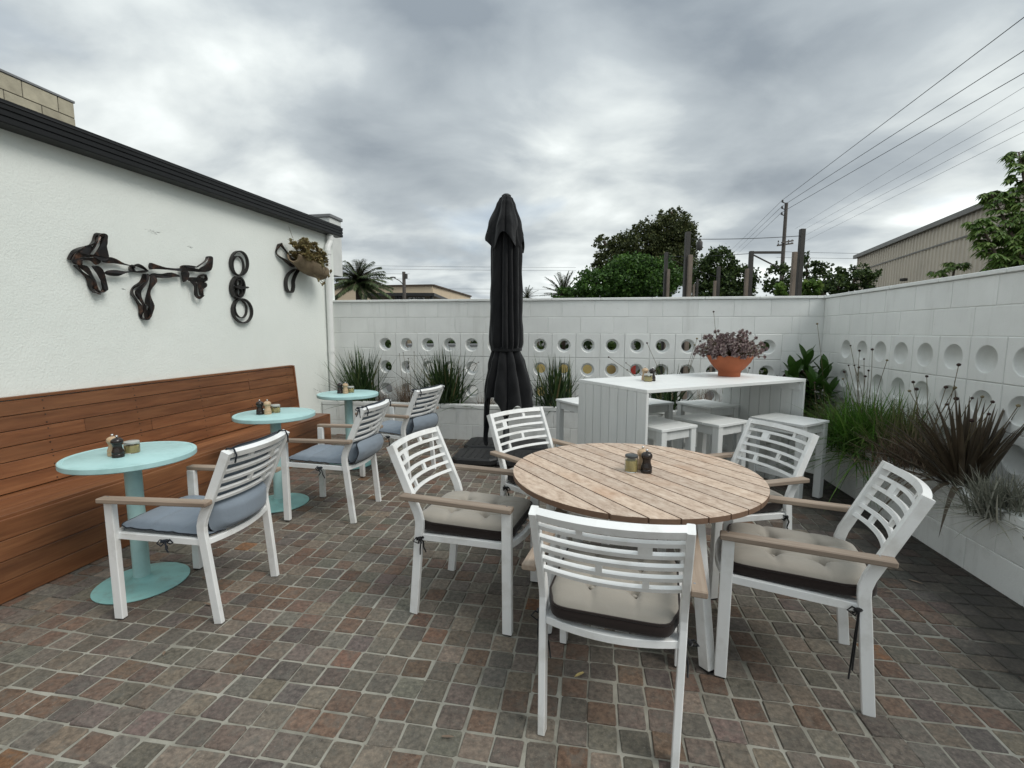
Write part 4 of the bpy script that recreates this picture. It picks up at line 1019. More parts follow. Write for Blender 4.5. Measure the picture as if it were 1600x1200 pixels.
PL = [[(90, 365), (135, 285), (220, 245), (300, 232), (262, 318), (300, 345), (190, 345), (95, 380)],
    [(300, 232), (345, 180), (368, 110), (385, 128), (320, 235), (268, 318), (258, 316)],
    [(385, 128), (368, 110), (405, 97), (440, 125), (432, 215), (455, 300), (452, 360), (385, 385), (300, 345), (268, 318), (300, 315), (365, 230), (415, 140)],
    [(90, 372), (190, 352), (300, 350), (385, 388), (345, 425), (290, 385), (195, 380), (190, 428), (115, 412)],
    [(150, 430), (225, 500), (285, 570), (308, 655), (348, 705), (405, 715), (448, 680), (400, 692), (362, 690), (340, 650), (330, 590), (295, 520), (235, 440)],
    [(285, 440), (345, 440), (405, 500), (436, 595), (448, 680), (408, 690), (395, 620), (350, 530), (305, 480)],
    [(400, 385), (470, 345), (560, 368), (640, 412), (742, 442), (640, 428), (540, 410), (450, 408)],
    [(742, 490), (630, 492), (540, 478), (450, 485), (420, 510), (470, 535), (560, 542), (640, 510)],
    [(880, 470), (890, 405), (960, 425), (1040, 452), (1150, 462), (1212, 462), (1205, 490), (1080, 478), (960, 470)],
    [(905, 545), (930, 512), (1010, 520), (1120, 505), (1222, 545), (1140, 552), (1090, 560), (980, 560)],
    [(870, 520), (838, 600), (762, 660), (745, 725), (795, 800), (825, 870), (832, 950), (858, 990), (866, 950), (840, 850), (815, 780), (806, 700), (855, 620), (885, 540)],
    [(900, 540), (880, 620), (850, 740), (848, 820), (885, 880), (880, 960), (862, 990), (895, 975), (908, 925), (932, 850), (905, 770), (890, 690), (955, 600), (945, 545)],
    [(1215, 440), (1275, 428), (1380, 440), (1365, 458), (1400, 470), (1440, 500), (1310, 492), (1225, 500)],
    [(1380, 440), (1465, 385), (1488, 338), (1512, 352), (1430, 420), (1385, 455)],
    [(1512, 352), (1488, 338), (1530, 338), (1538, 380), (1526, 480), (1440, 500), (1400, 465), (1470, 420)],
    [(1230, 480), (1300, 495), (1300, 560), (1250, 605), (1240, 540)],
    [(1300, 555), (1420, 560), (1495, 585), (1400, 605), (1300, 592)],
    [(1310, 600), (1345, 650), (1352, 735), (1408, 782), (1452, 742), (1425, 750), (1395, 745), (1380, 690), (1365, 610)],
    [(1400, 600), (1480, 612), (1496, 650), (1452, 685), (1452, 742), (1425, 745), (1415, 690), (1395, 620)]]
for k, lp in enumerate(PL): plate(sc_, lp, b_, .030 + .006 * (k % 3), .009, k * 1.1)
for k, (lp, dep, th) in enumerate([([(765, 440), (800, 435), (890, 472), (905, 495), (830, 502), (770, 490)], .06, .010), ([(728, 455), (742, 440), (765, 452), (765, 480), (742, 490)], .06, .014), ([(1440, 545), (1495, 525), (1512, 560), (1480, 592), (1440, 580)], .08, .012),
    ([(90, 365), (135, 285), (220, 245), (300, 232), (345, 180), (368, 110), (405, 97), (440, 125), (432, 215), (455, 300), (452, 360)], .10, .010), ([(150, 430), (225, 500), (285, 570), (308, 655), (348, 705), (405, 715), (448, 680), (436, 595)], .09, .008),
    ([(870, 520), (838, 600), (762, 660), (745, 725), (795, 800), (825, 870), (832, 950), (858, 990), (895, 975), (908, 925), (932, 850), (905, 770)], .08, .008)]): ribbon(sc_, lp, b_, dep, th, 'copper', k < 3, k * 1.3)
def sculpture(label, anchor, loops, cat='wall sculpture', mat='copper'):
    b = at_x(*Z1(*anchor), XL); r_ = empty('metal_wall_sculpture', b); tag(r_, label, cat)
    for k, (lp, dep, th, cl) in enumerate(loops): ribbon(r_, lp, b, dep, th, mat, cl, k * 1.3)
    return r_
Z2 = lambda a, b: ((340 + a / 7.5 - 100) * 6.6667, (360 + b / 7.5 - 350) * 6.6667)
def ell(cx_, cy_, rx, ry, tilt, n=14):
    o = []
    for k in range(n):
        a = 2 * math.pi * k / n; x, y = rx * math.cos(a), ry * math.sin(a); o.append(Z2(cx_ + x * math.cos(tilt) - y * math.sin(tilt), cy_ + x * math.sin(tilt) + y * math.cos(tilt)))
    return o
sculpture('three stacked black iron rings hanging on the stucco wall like a chain', (Z2(270, 670)), [
    (ell(280, 385, 98, 142, -.05), .05, .011, True), (ell(270, 412, 64, 112, -.1), .04, .008, True),
    (ell(258, 668, 72, 122, 0), .06, .016, True), (ell(268, 615, 30, 42, 0), .05, .010, True), (ell(275, 720, 30, 44, 0), .05, .010, True),
    ([Z2(205, 660), Z2(270, 662), (Z2(360, 668)), Z2(270, 680)], .08, .012, True),
    (ell(315, 942, 110, 142, -.22), .05, .011, True), (ell(300, 918, 68, 106, -.15), .04, .008, True)], mat='iron')
# bark shell planter on the wall
wb = at_x(465, 410, XL + .02); wp = empty('wall_planter', wb); tag(wp, 'driftwood shell planter on the stucco wall spilling olive succulents', 'planter')
m = MB(); vs = []; fs = []; n = 18; nl = 14
for j in range(nl + 1):
    t = j / nl; y = -.27 + .46 * t; r_ = .045 + .065 * math.sin(math.pi * (.10 + .62 * t)); zc_ = .05 - .09 * t
    for i in range(n + 1):
        a = math.pi + math.pi * i / n; k = 1 + .12 * mnoise.noise((math.cos(a) * 2, y * 6, 1.1)); vs.append((.13 + r_ * k * math.cos(a) * .95, y, zc_ + r_ * k * math.sin(a) * 1.15))
for j in range(nl):
    for i in range(n): q = j * (n + 1) + i; fs.append((q, q + 1, q + n + 2, q + n + 1))
me = raw_mesh('shell', vs, fs, MT['bark'], True); sh = link('shell', me, wp); sm = sh.modifiers.new('thick', 'SOLIDIFY'); sm.thickness = .014
m = MB(); m.lathe([(.055, 0), (.095, .10), (.09, .105), (.05, .004)], 16, (0, 0, 0), False)
o = m.build('side_funnel', MT['bark'], wp, True, loc=(.15, .17, -.055), rot=(R(-115), 0, 0))
m = MB(); m.lathe([(0, .04), (.066, .04)], 16); m.build('hollow_shade_disc', MT['black_plastic'], o)  # black disc puts the shade of the funnel's hollow into colour
ribbon(wp, [Z2(735, 190), Z2(755, 165), Z2(830, 240), Z2(930, 400), Z2(900, 420), Z2(810, 350), Z2(725, 270)], wb, .10, .012, 'copper', True, .4)
ribbon(wp, [Z2(930, 455), Z2(860, 500), Z2(822, 570), Z2(822, 670), Z2(850, 720), Z2(890, 720), Z2(906, 660), Z2(905, 590), Z2(935, 510), Z2(960, 470)], wb, .07, .012, 'iron', True, .9)
V = []; F = []; rs = random.Random(4); SM = MB()
for k in range(230):
    t = rs.random(); y = -.24 + .46 * t; q = Vector((.15 + rs.uniform(-.09, .10), y, .05 - .06 * t + rs.uniform(-.05, .17) * (1.25 - abs(t - .4))))
    SM.tube([(.13, y * .8, -.0), q * .6 + Vector((.05, 0, 0)), q], .003, 4); rosette(V, F, q, (rs.uniform(-.2, .8), rs.uniform(-.6, .6), .8), rs.uniform(.034, .055), 11, rs)
for k in range(14):
    q = Vector((.17 + rs.uniform(-.04, .05), .27 + rs.uniform(-.03, .09), -.09 + rs.uniform(-.06, .08))); rosette(V, F, q, (.3, 1, .1), .03, 10, rs)
for (y, z) in ((.08, -.20), (.16, -.24), (.20, -.22)):
    SM.tube([(.16, -.02, -.10), (.2, y * .5, z * .8), (.2, y, z)], .0035, 5); rosette(V, F, (.2, y, z), (0, 1, 0), .028, 9, rs)
SM.tube([(.12, -.16, .1), (.13, -.26, .22), (.12, -.31, .34)], .002, 4)
link('succulents', raw_mesh('succulents', V, F, MT['succulent_ol']), wp); SM.build('stems', MT['stem_dry'], wp)

# ------------------------------------------------------------------ plants in the planters
def blades(n, rr_, ln, wd, spread, stiff, base_r, seg=6, out=(0, 0, 0), flat=False, V=None, F=None, minel=.15):
    V = [] if V is None else V; F = [] if F is None else F
    for k in range(n):
        an = rr_.uniform(0, 6.283); el = math.pi / 2 - abs(rr_.gauss(0, spread)); el = max(minel, el); l_ = ln * rr_.uniform(.6, 1.1); w_ = wd * rr_.uniform(.7, 1.2)
        b = Vector((rr_.gauss(0, base_r), rr_.gauss(0, base_r * .8), 0)); d = Vector((math.cos(an) * math.cos(el), math.sin(an) * math.cos(el), math.sin(el))) + Vector(out) * rr_.random()
        d.normalize(); dr = (1 - stiff) * l_ * rr_.uniform(.3, 1.3); sd_ = d.cross(Vector((0, 0, 1))); sd_ = sd_.normalized() if sd_.length > .05 else Vector((math.sin(an), -math.cos(an), 0))
        sd_ = (sd_ + Vector((rr_.uniform(-.5, .5), rr_.uniform(-.5, .5), 0))).normalized(); q = len(V)
        for s_ in range(seg + 1):
            t = s_ / seg; c = b + d * l_ * t + Vector((0, 0, -dr * t ** 2.2)) + Vector((math.cos(an), math.sin(an), 0)) * dr * .35 * t * t; ww = w_ * (1 - t ** 2.2) / 2 + .0003
            if s_ == 0: ww *= .8
            nrm = sd_.cross(d); V += [tuple(c - sd_ * ww + nrm * ww * .4), tuple(c), tuple(c + sd_ * ww + nrm * ww * .4)]
        for s_ in range(seg): z = q + 3 * s_; F += [(z, z + 1, z + 4, z + 3), (z + 1, z + 2, z + 5, z + 4)]
    return V, F
PBZ, PRZ = .062 + .395, .395
def clump(name, x, y, z, label, mat, n, ln, wd, spread, stiff, base_r, seed, cat='plant', out=(0, 0, 0), minel=.15, part='leaves'):
    t = empty(name, (x, y, z)); tag(t, label, cat); V, F = blades(n, random.Random(seed), ln, wd, spread, stiff, base_r, 6, out, minel=minel); link(part, raw_mesh(part, V, F, MT[mat]), t); return t
YP = 5.735
for k, (px, lb, ln, n) in enumerate(((566, 'dark green strappy plant at the left end of the back planter', .66, 95), (697, 'dark green strappy plant in the back planter between bench end and umbrella', .66, 110), (866, 'dark green strappy plant in the back planter right of the umbrella', .58, 75), (1038, 'green strappy plant in the back planter seen under the bar table', .50, 60))):
    x = at_y(px, 600, YP).x; clump('strappy_plant', x, YP, PBZ, lb, 'strap', int(n * 1.9), ln * 1.2, .021, .6, .92, .08, 30 + k, out=(0, -.12, 0))
for k, (px, lb, ln, n) in enumerate(((634, 'dry brown twiggy grass in the back planter between two strappy plants', .42, 150), (762, 'small dry grass tuft in the back planter beside the umbrella', .25, 60), (600, 'low dry weed tuft in the back planter behind the farthest turquoise table', .22, 60), (1105, 'dry grass tuft in the back planter seen under the right of the bar table', .4, 90))):
    x = at_y(px, 600, YP).x; clump('dry_grass', x, YP - .03, PBZ, lb, 'dry', n, ln, .005, .5, .8, .05, 40 + k)
# seed-head stems
def stems(x, y, z, tips, label, mat='seed', seed=1, r_=.011):
    t = empty('scabious_plant', (x, y, z)); tag(t, label, 'plant'); rr_ = random.Random(seed); m = MB()
    for (tx, ty, tz) in tips:
        e_ = Vector((tx - x, ty - y, tz - z)); b = Vector((rr_.uniform(-.05, .05), rr_.uniform(-.05, .05), 0)); md_ = b.lerp(e_, .55) + Vector((rr_.uniform(-.03, .03), rr_.uniform(-.03, .03), .03)); m.tube(smooth_loop([b, md_, e_], False, 4), .0022, 5)
        h_ = MB(); s_ = r_ * rr_.uniform(.75, 1.2); h_.lathe([(.0, -.8 * s_), (.7 * s_, -.55 * s_), (s_, 0), (.8 * s_, .5 * s_), (.35 * s_, .8 * s_), (0, .85 * s_)], 9); h_.build('seed_head', MT[mat if rr_.random() < .75 else 'seed_pale'], t, True, loc=e_, rot=(rr_.uniform(-.4, .4), rr_.uniform(-.4, .4), 0))
    m.build('stems', MT['stem_dry'], t, True); return t
def tip(px, py, y): p = at_y(px, py, y); return (p.x, p.y, p.z)
def tipx(px, py, x): p = at_x(px, py, x); return (p.x, p.y, p.z)
x = at_y(1050, 600, 5.68).x
stems(at_y(1060, 600, 5.68).x, 5.68, PBZ, [tip(1011, 536, 5.62), tip(951, 558, 5.66), tip(978, 567, 5.64), tip(980, 578, 5.66), tip(1089, 529, 5.62), tip(1094, 533, 5.64), tip(1085, 539, 5.6)], 'wiry stems with dark seed heads in the back planter behind the bar table', seed=2)
stems(at_y(1140, 600, 5.7).x, 5.7, PBZ, [tip(1115, 487, 5.62), tip(1171, 575, 5.66), tip(1166, 560, 5.7)], 'tall wiry stem with one dark seed head rising behind the terracotta bowl', seed=3)
stems(at_y(640, 600, 5.72).x, 5.72, PBZ, [tip(624, 553, 5.68), tip(630, 551, 5.68), tip(647, 550, 5.68), tip(638, 560, 5.68), tip(664, 561, 5.68), tip(748, 566, 5.66)], 'wiry stems with small seed heads in the back planter above the dry grass', seed=4, r_=.008)
stems(2.33, 5.1, PRZ, [tipx(1277, 506, 2.28), tipx(1255, 580, 2.2), tipx(1273, 598, 2.25), tipx(1273, 609, 2.22)], 'tall leaning stem with dark seed head in front of the corner leaves', seed=5)
rr_ = random.Random(9)
xs = 2.36
stems(xs, 4.5, PRZ, [tipx(*q, 2.36) for q in [(1329, 540), (1343, 548), (1363, 546), (1350, 561), (1386, 563), (1326, 571), (1335, 571), (1342, 574), (1357, 579), (1319, 581), (1352, 588), (1317, 592)]], 'cluster of scabious seed heads above the bright green grass', seed=6)
stems(xs, 3.75, PRZ, [tipx(*q, 2.38) for q in [(1498, 570), (1492, 606), (1494, 623), (1479, 632), (1478, 605), (1448, 588), (1421, 611), (1432, 608), (1427, 597)]], 'scabious seed heads on long stems between green grass and bronze flax', seed=7, r_=.013)
stems(xs, 3.45, PRZ, [tipx(*q, 2.34) for q in [(1519, 622), (1535, 620), (1551, 628), (1545, 647), (1518, 657), (1591, 634), (1384, 677)]], 'scabious seed heads rising out of the bronze flax', seed=8, r_=.012)
clump('bright_grass', at_x(1372, 640, 2.36).x, 4.38, PRZ, 'bright green arching grass clump in the right planter', 'grass', 1000, .70, .0125, .75, .50, .13, 51, out=(-.15, 0, 0), minel=.05)
clump('olive_grass', 2.36, 4.80, PRZ, 'olive grass clump in the right planter nearest the back corner', 'olivegrass', 700, .56, .008, .75, .55, .13, 52, out=(-.2, 0, 0))
clump('olive_grass', 2.40, 4.05, PRZ, 'tall thin olive grass between bright grass and bronze flax', 'olivegrass', 260, .58, .009, .42, .85, .07, 53)
clump('brown_grass', 2.36, 3.82, PRZ, 'brownish wispy grass spilling over the right planter edge', 'dry', 600, .44, .007, .95, .7, .11, 54, out=(-.35, -.1, 0), minel=-.05)
clump('silver_grass', 2.29, 2.98, PRZ, 'silvery grey grass tuft on the right planter at the frame edge', 'greygrass', 520, .32, .008, .9, .7, .08, 55, out=(-.3, 0, 0), minel=-.05)
clump('silver_grass', 2.33, 3.75, PRZ, 'low silvery grass at the foot of the bronze flax', 'greygrass', 90, .22, .006, 1.0, .6, .08, 56, out=(-.3, 0, 0), minel=0)
# bronze flax: each leaf is a part
fx = empty('bronze_flax', (2.36, 3.36, PRZ)); tag(fx, 'large bronze flax with long sword leaves in the right planter', 'plant')
rr_ = random.Random(17)
def flax_leaf(an, el, ln, dr, wd):
    V = []; F = []; d = Vector((math.cos(an) * math.cos(el), math.sin(an) * math.cos(el), math.sin(el))); sd_ = Vector((math.sin(an), -math.cos(an), 0)); sd_ = (sd_ + Vector((rr_.uniform(-.4, .4), rr_.uniform(-.4, .4), 0))).normalized(); nr = sd_.cross(d); b = Vector((math.cos(an), math.sin(an), 0)) * rr_.uniform(0, .07); n = 10
    for s_ in range(n + 1):
        t = s_ / n; c = b + d * ln * t + Vector((0, 0, -dr * t ** 2.4)) + Vector((math.cos(an), math.sin(an), 0)) * dr * .15 * t * t; w_ = wd * min(1, .55 + t * 1.2) * (1 - max(0, (t - .35) / .65) ** 1.6) / 2 + .0004
        V += [tuple(c - sd_ * w_ + nr * w_ * .55), tuple(c), tuple(c + sd_ * w_ + nr * w_ * .55)]
    for s_ in range(n): q = 3 * s_; F += [(q, q + 1, q + 4, q + 3), (q + 1, q + 2, q + 5, q + 4)]
    link('leaf', raw_mesh('leaf', V, F, MT['flax'], True), fx)
for k in range(64):
    an = rr_.uniform(0, 6.283); el = math.pi / 2 - abs(rr_.gauss(.15, .50)); ln = rr_.uniform(.45, .76)
    if math.cos(an) > .3: el = max(el, 1.25)
    flax_leaf(an, max(.25, el), ln, rr_.uniform(0, .15), rr_.uniform(.024, .040))
for an, el, ln, dr in ((178, 40, .52, .62), (205, 38, .50, .50), (160, 45, .46, .40), (190, 42, .46, .38), (225, 40, .48, .48), (150, 30, .52, .26), (172, 48, .44, .40), (140, 35, .62, .2), (120, 38, .66, .15), (130, 50, .7, .12)): flax_leaf(R(an), R(el), ln, dr, .036)
# broad leaved plants in the corner: each leaf is a part
def broad(name, x, y, z, label, mat, shoots, seed):
    t = empty(name, (x, y, z)); tag(t, label, 'plant'); rr_ = random.Random(seed); m = MB()
    for (dx, dy, h_, nl, ll, lw) in shoots:
        b = Vector((dx * .4, dy * .4, 0)); e_ = Vector((dx, dy, h_)); m.tube([b, b.lerp(e_, .5) + Vector((rr_.uniform(-.02, .02), rr_.uniform(-.02, .02), 0)), e_], .006, 6)
        for k in range(nl):
            t_ = .15 + .85 * k / (nl - 1); an = k * 2.4 + rr_.uniform(-.3, .3); el = -.15 + 1.35 * t_ ** 2.2; p = b.lerp(e_, t_); d = Vector((math.cos(an) * math.cos(el), math.sin(an) * math.cos(el), math.sin(el)))
            V = []; F = []; leaf_blade(V, F, (0, 0, 0), d, (0, 0, 1), ll * rr_.uniform(.75, 1.1), lw * rr_.uniform(.8, 1.15), .28, ll * (.28 if t_ < .85 else .04), 6)
            link('leaf', raw_mesh('leaf', V, F, MT[mat], True), t, p)
    m.build('stems', MT['stem_dry'], t, True)
cxy = at_y(1280, 600, 5.65)
broad('broadleaf_plant', 2.33, 5.62, PRZ, 'glossy dark green broad-leaved plant in the back right corner', 'broad', [(-.04, -.05, .70, 40, .23, .095), (-.20, -.12, .58, 34, .22, .09), (.10, -.16, .60, 34, .21, .09), (-.12, .08, .52, 26, .21, .085), (-.26, -.24, .44, 26, .21, .085), (-.06, -.30, .48, 28, .21, .085), (.08, -.36, .42, 24, .2, .08)], 61)
broad('plum_leaf_plant', at_y(1245, 600, 5.68).x, 5.70, PBZ, 'plum coloured broad-leaved plant beside the green corner plant', 'purple', [(0, 0, .50, 22, .22, .075), (-.14, -.02, .34, 16, .20, .07), (.12, -.02, .30, 16, .19, .07)], 62)
V, F = [], []
rr_ = random.Random(71)
for k in range(26):        # fallen leaves and bits of bark on the paving
    x, y = rr_.uniform(-2.8, 2.0), rr_.uniform(1.4, 4.8)
FL = [(912, 1050), (257, 917 + 100), (330, 945), (1395, 925), (1420, 905), (470, 722), (455, 733), (545, 818), (610, 808), (660, 805), (320, 905), (1330, 880), (690, 1150)]
LBL = ['yellow dry fallen leaf on the cobbles under the nearest armchair', 'dry brown leaf on the cobbles near the front of the bench end', 'dry leaf on the cobbles beside the nearest turquoise table base', 'dry leaf on dark paving at the foot of the right planter', 'second dry leaf on dark paving by the right planter, farther back', 'dry leaf by the column of the middle turquoise table', 'dry leaf at the bench foot under the middle turquoise table', 'dry leaf by the rear leg of the middle blue-padded armchair', 'dry leaf between the middle blue-padded chair and the left beige chair', 'dry leaf on the cobbles close behind the left beige-cushioned chair', 'dry leaf just behind the nearest blue-padded armchair', 'dry leaf on dark paving between right chair and planter', 'dry leaf on the open cobbles at bottom centre-left']
for k, (px, py) in enumerate(FL):
    p = at_z(px, py, .012); p.z = fz(p.x, p.y) + .0105; V = []; F = []; an = rr_.uniform(0, 6.28); leaf_blade(V, F, (0, 0, 0), (math.cos(an), math.sin(an), .05), (0, 0, 1), rr_.uniform(.03, .065), rr_.uniform(.010, .018), .3, 0, 4)
    o = link('fallen_leaf', raw_mesh('fallen_leaf', V, F, MT['dry'] if k else MT['mustard']), None, p); tag(o, LBL[k], 'leaf', 'fallen leaves on the paving')
# ------------------------------------------------------------------ beyond the walls
GZ = -.09
def gpos(px, dist):            # point on the street ground in the direction of picture column px
    d = ray(px, 560); d = Vector((d.x, d.y, 0)); k = dist / d.dot(Vector((CF.x, CF.y, 0)).normalized()); return Vector((d.x * k, d.y * k, GZ))
def height_at(py, dist): return CAMZ + (517.5 - py) / 736.99 * dist * 1.0
def leaf_cloud(lobes, n, size, seed, mat, shell=.55, clump_=0.0):
    rr_ = random.Random(seed); V = []; F = []; vol = [l[1][0] * l[1][1] * l[1][2] for l in lobes]; tot = sum(vol)
    for (c, r_), v_ in zip(lobes, vol):
        k_ = int(n * v_ / tot)
        tw = [Vector((rr_.gauss(0, 1), rr_.gauss(0, 1), rr_.gauss(0, 1))).normalized() * (shell + (1 - shell) * rr_.random()) for _ in range(max(6, k_ // 26))]
        for q in range(k_):
            t = rr_.choice(tw); p = Vector((c[0] + t.x * r_[0], c[1] + t.y * r_[1], c[2] + t.z * r_[2])) + Vector((rr_.gauss(0, 1), rr_.gauss(0, 1), rr_.gauss(0, .8))) * (clump_ or .11 * min(r_))
            d = Vector((rr_.gauss(0, 1), rr_.gauss(0, 1), rr_.gauss(0, .8))).normalized(); s_ = d.orthogonal().normalized(); s_ = (s_ * math.cos(q) + d.cross(s_) * math.sin(q)); l_ = size * rr_.uniform(.6, 1.25); w_ = l_ * .42; b = len(V)
            V += [tuple(p), tuple(p + d * l_ * .5 + s_ * w_), tuple(p + d * l_), tuple(p + d * l_ * .5 - s_ * w_)]; F.append((b, b + 1, b + 2, b + 3))
    return raw_mesh('crown', V, F, MT[mat])
def tree(name, px, dist, lobes, n, size, mat, label, seed, trunk_h, trunk_r=.18, shell=.5):
    # lobes given in picture columns/rows at this distance: (px, py, half width px, half height px, depth factor)
    b = gpos(px, dist); t = empty(name, b); tag(t, label, 'tree'); LB = []
    if name != 'sapling': lobes = lobes + [(l[0], 488, l[2] * .8, 26) for l in lobes if l[1] > 425]
    for (lx, ly, rx, ry) in lobes:
        c = gpos(lx, dist); z = height_at(ly, dist); k = dist / 736.99; LB.append(((c.x - b.x, c.y - b.y, z - GZ), (rx * k, rx * k * .9, ry * k)))
    link('crown', leaf_cloud(LB, n, size, seed, mat, shell), t); m = MB(); rr_ = random.Random(seed); top = Vector((0, 0, trunk_h))
    m.tube([(0, 0, -.05), (.05, .03, trunk_h * .5), top], [trunk_r * 1.3, trunk_r, trunk_r * .75], 9)
    for c, r_ in LB:
        e_ = Vector(c); m.tube([top - Vector((0, 0, trunk_h * .2)), top.lerp(e_, .5) + Vector((0, 0, .15)), e_, e_ + Vector((rr_.uniform(-.3, .3) * r_[0], 0, r_[2] * .6))], [trunk_r * .6, trunk_r * .42, trunk_r * .25, trunk_r * .08], 6)
    m.build('trunk', MT['trunk'], t, True)
tree('gum_tree', 1010, 32, [(1040, 368, 38, 28), (990, 390, 42, 24), (950, 412, 30, 22), (1062, 378, 22, 24), (1000, 365, 24, 14), (1030, 420, 48, 34), (940, 385, 20, 12), (1070, 415, 18, 34), (1040, 342, 22, 10), (928, 432, 14, 22)], 44000, .14, 'tree_olive', 'tall dark olive tree, highest beyond the back wall', 81, 4.2, .3)
tree('round_tree', 970, 20, [(985, 438, 58, 36), (930, 452, 46, 28), (1030, 436, 32, 34), (895, 468, 34, 20), (990, 418, 34, 18)], 30000, .115, 'tree_mid', 'broad bright green rounded tree in front of the tall olive tree', 82, 2.0, .2)
tree('dense_tree', 1122, 24, [(1118, 418, 30, 26), (1140, 440, 36, 28), (1092, 432, 22, 24), (1118, 400, 16, 12), (1160, 455, 16, 20), (1110, 460, 40, 22)], 22000, .13, 'tree_dark', 'dense dark green tree behind the timber posts', 83, 2.6, .2)
tree('open_tree', 1255, 22, [(1215, 438, 26, 26), (1250, 418, 20, 20), (1280, 436, 30, 24), (1240, 455, 40, 18), (1198, 448, 14, 14), (1290, 452, 24, 16)], 8000, .13, 'tree_dark', 'open dark tree with sky gaps beside the tallest post', 84, 2.4, .14)
tree('bushy_tree', 1322, 18, [(1325, 436, 32, 20), (1300, 448, 26, 18), (1348, 440, 14, 14), (1330, 458, 30, 12)], 8000, .105, 'tree_dark', 'low bushy tree against the corner of the beige shed', 85, 1.9, .12)
tree('sapling', 1258, 12, [(1258, 452, 14, 12), (1216, 455, 8, 12)], 700, .13, 'tree_light', 'thin light green sapling just above the back wall', 86, 1.6, .04)
# near tree over the right wall: leafy shoots with hanging compound leaves
def shoot_tree(name, label, shoots, seed, mat='tree_light', base=None, ll=.09):
    b = base; t = empty(name, b); tag(t, label, 'tree'); rr_ = random.Random(seed); V = []; F = []; m = MB()
    for (e_, bn, k0) in shoots:
        e_ = Vector(e_) - b; md_ = e_ * .55 + Vector((rr_.uniform(-.1, .1), rr_.uniform(-.1, .1), .15)); P = smooth_loop([Vector((0, 0, 0)), md_, e_], False, 8); m.tube(P, [.035 * (1 - i / len(P)) + .007 for i in range(len(P))], 6)
        bn = int(bn * 1.5)
        for q in range(bn):
            f_ = k0 + (1 - k0) * q / (bn - 1); i = min(int(f_ * (len(P) - 1)), len(P) - 2); p = P[i].lerp(P[i + 1], f_ * (len(P) - 1) - i)
            for s_ in range(3):
                an = rr_.uniform(0, 6.283); out_ = rr_.uniform(.10, .25) * (1.15 - .6 * f_); d = Vector((math.cos(an), math.sin(an), .25)); tip_ = p + d * out_; m.tube([p, tip_], .004, 4)
                for g_ in range(11):     # leaflets droop from the leaf stalk
                    a2 = an + (g_ - 5) * .34; dd = Vector((math.cos(a2), math.sin(a2), -.35 + rr_.uniform(-.25, .2))); leaf_blade(V, F, tip_ - d * out_ * .3 * rr_.random(), dd, (0, 0, 1), ll * rr_.uniform(.7, 1.15), ll * .34, .2, ll * .35, 3)
    link('crown', raw_mesh('crown', V, F, MT[mat], True), t); m.build('trunk', MT['trunk'], t, True)
def RP_(px, py, x): q = at_x(px, py, x); return q
bR = Vector((4.35, 4.9, GZ))
shoot_tree('leafy_tree', 'light green leafy tree rising over the right wall before the shed', [(at_d(1592, 238, 6.0), 26, .40), (at_d(1548, 300, 5.9), 20, .42), (at_d(1530, 345, 5.7), 20, .42), (at_d(1600, 330, 6.2), 22, .4), (at_d(1640, 280, 6.2), 22, .4), (at_d(1570, 370, 5.6), 18, .45), (at_d(1560, 395, 5.8), 16, .5), (at_d(1600, 385, 5.6), 18, .45), (at_d(1680, 320, 6.2), 18, .4)], 91, base=bR)
shoot_tree('seedling', 'small bright seedling peeping over the right wall top', [(at_d(1492, 412, 6.0), 3, .93), (at_d(1474, 424, 6.0), 2, .95)], 92, base=Vector((3.5, 5.4, GZ)), ll=.075)

# palms
def palm(name, px, dist, top_py, label, nf, fl, seed, tr=.2, feather=True, droop=1.0):
    b = gpos(px, dist); H = height_at(top_py, dist) - GZ; t = empty(name, b); tag(t, label, 'palm tree'); rr_ = random.Random(seed); V = []; F = []; m = MB()
    for k in range(nf):
        an = k * 2.4 + rr_.uniform(-.2, .2); el = R(86) - (k / nf) * R(112); d = Vector((math.cos(an) * math.cos(el), math.sin(an) * math.cos(el), math.sin(el))); l_ = fl * rr_.uniform(.85, 1.1); P = []
        for i in range(13): q = i / 12; P.append(Vector((0, 0, H)) + d * l_ * q + Vector((0, 0, -l_ * .42 * droop * q ** 2.2)) + Vector((math.cos(an), math.sin(an), 0)) * .12 * l_ * q * q)
        m.tube(P, [.03 * (1 - i / 13) + .006 for i in range(13)], 4)
        for i in range(1, 60):
            q = i / 60 * 11.9; a = int(q); p = P[a].lerp(P[a + 1], q - a); tg = (P[a + 1] - P[a]).normalized(); sd_ = tg.cross(Vector((0, 0, 1)))
            if sd_.length < .05: sd_ = Vector((math.sin(an), -math.cos(an), 0))
            sd_.normalize()
            for s_ in (-1, 1):
                dd = sd_ * s_ + tg * .8 + Vector((0, 0, -.5 * droop + rr_.uniform(-.3, .3))); leaf_blade(V, F, p, dd, (0, 0, 1), fl * .26 * (1 - .5 * i / 60), .04 * fl * .5, .1, fl * .05 * droop, 2)
    link('fronds', raw_mesh('fronds', V, F, MT['palm']), t)
    m.tube([(0, 0, -.05), (0, 0, H * .5), (0, 0, H - .1)], [tr * 1.1, tr, tr * .9], 10); m.build('trunk', MT['trunk'], t, True)
palm('palm_tree', 564, 30, 444, 'feathery palm tree standing before the beige building', 56, 2.0, 95, droop=.75)
palm('date_palm', 879, 34, 462, 'spiky date palm at the left edge of the rounded tree', 34, 1.7, 96, droop=.25)
palm('date_palm', 823, 60, 466, 'tiny distant palm tip just right of the umbrella', 20, 1.6, 97, droop=.3)

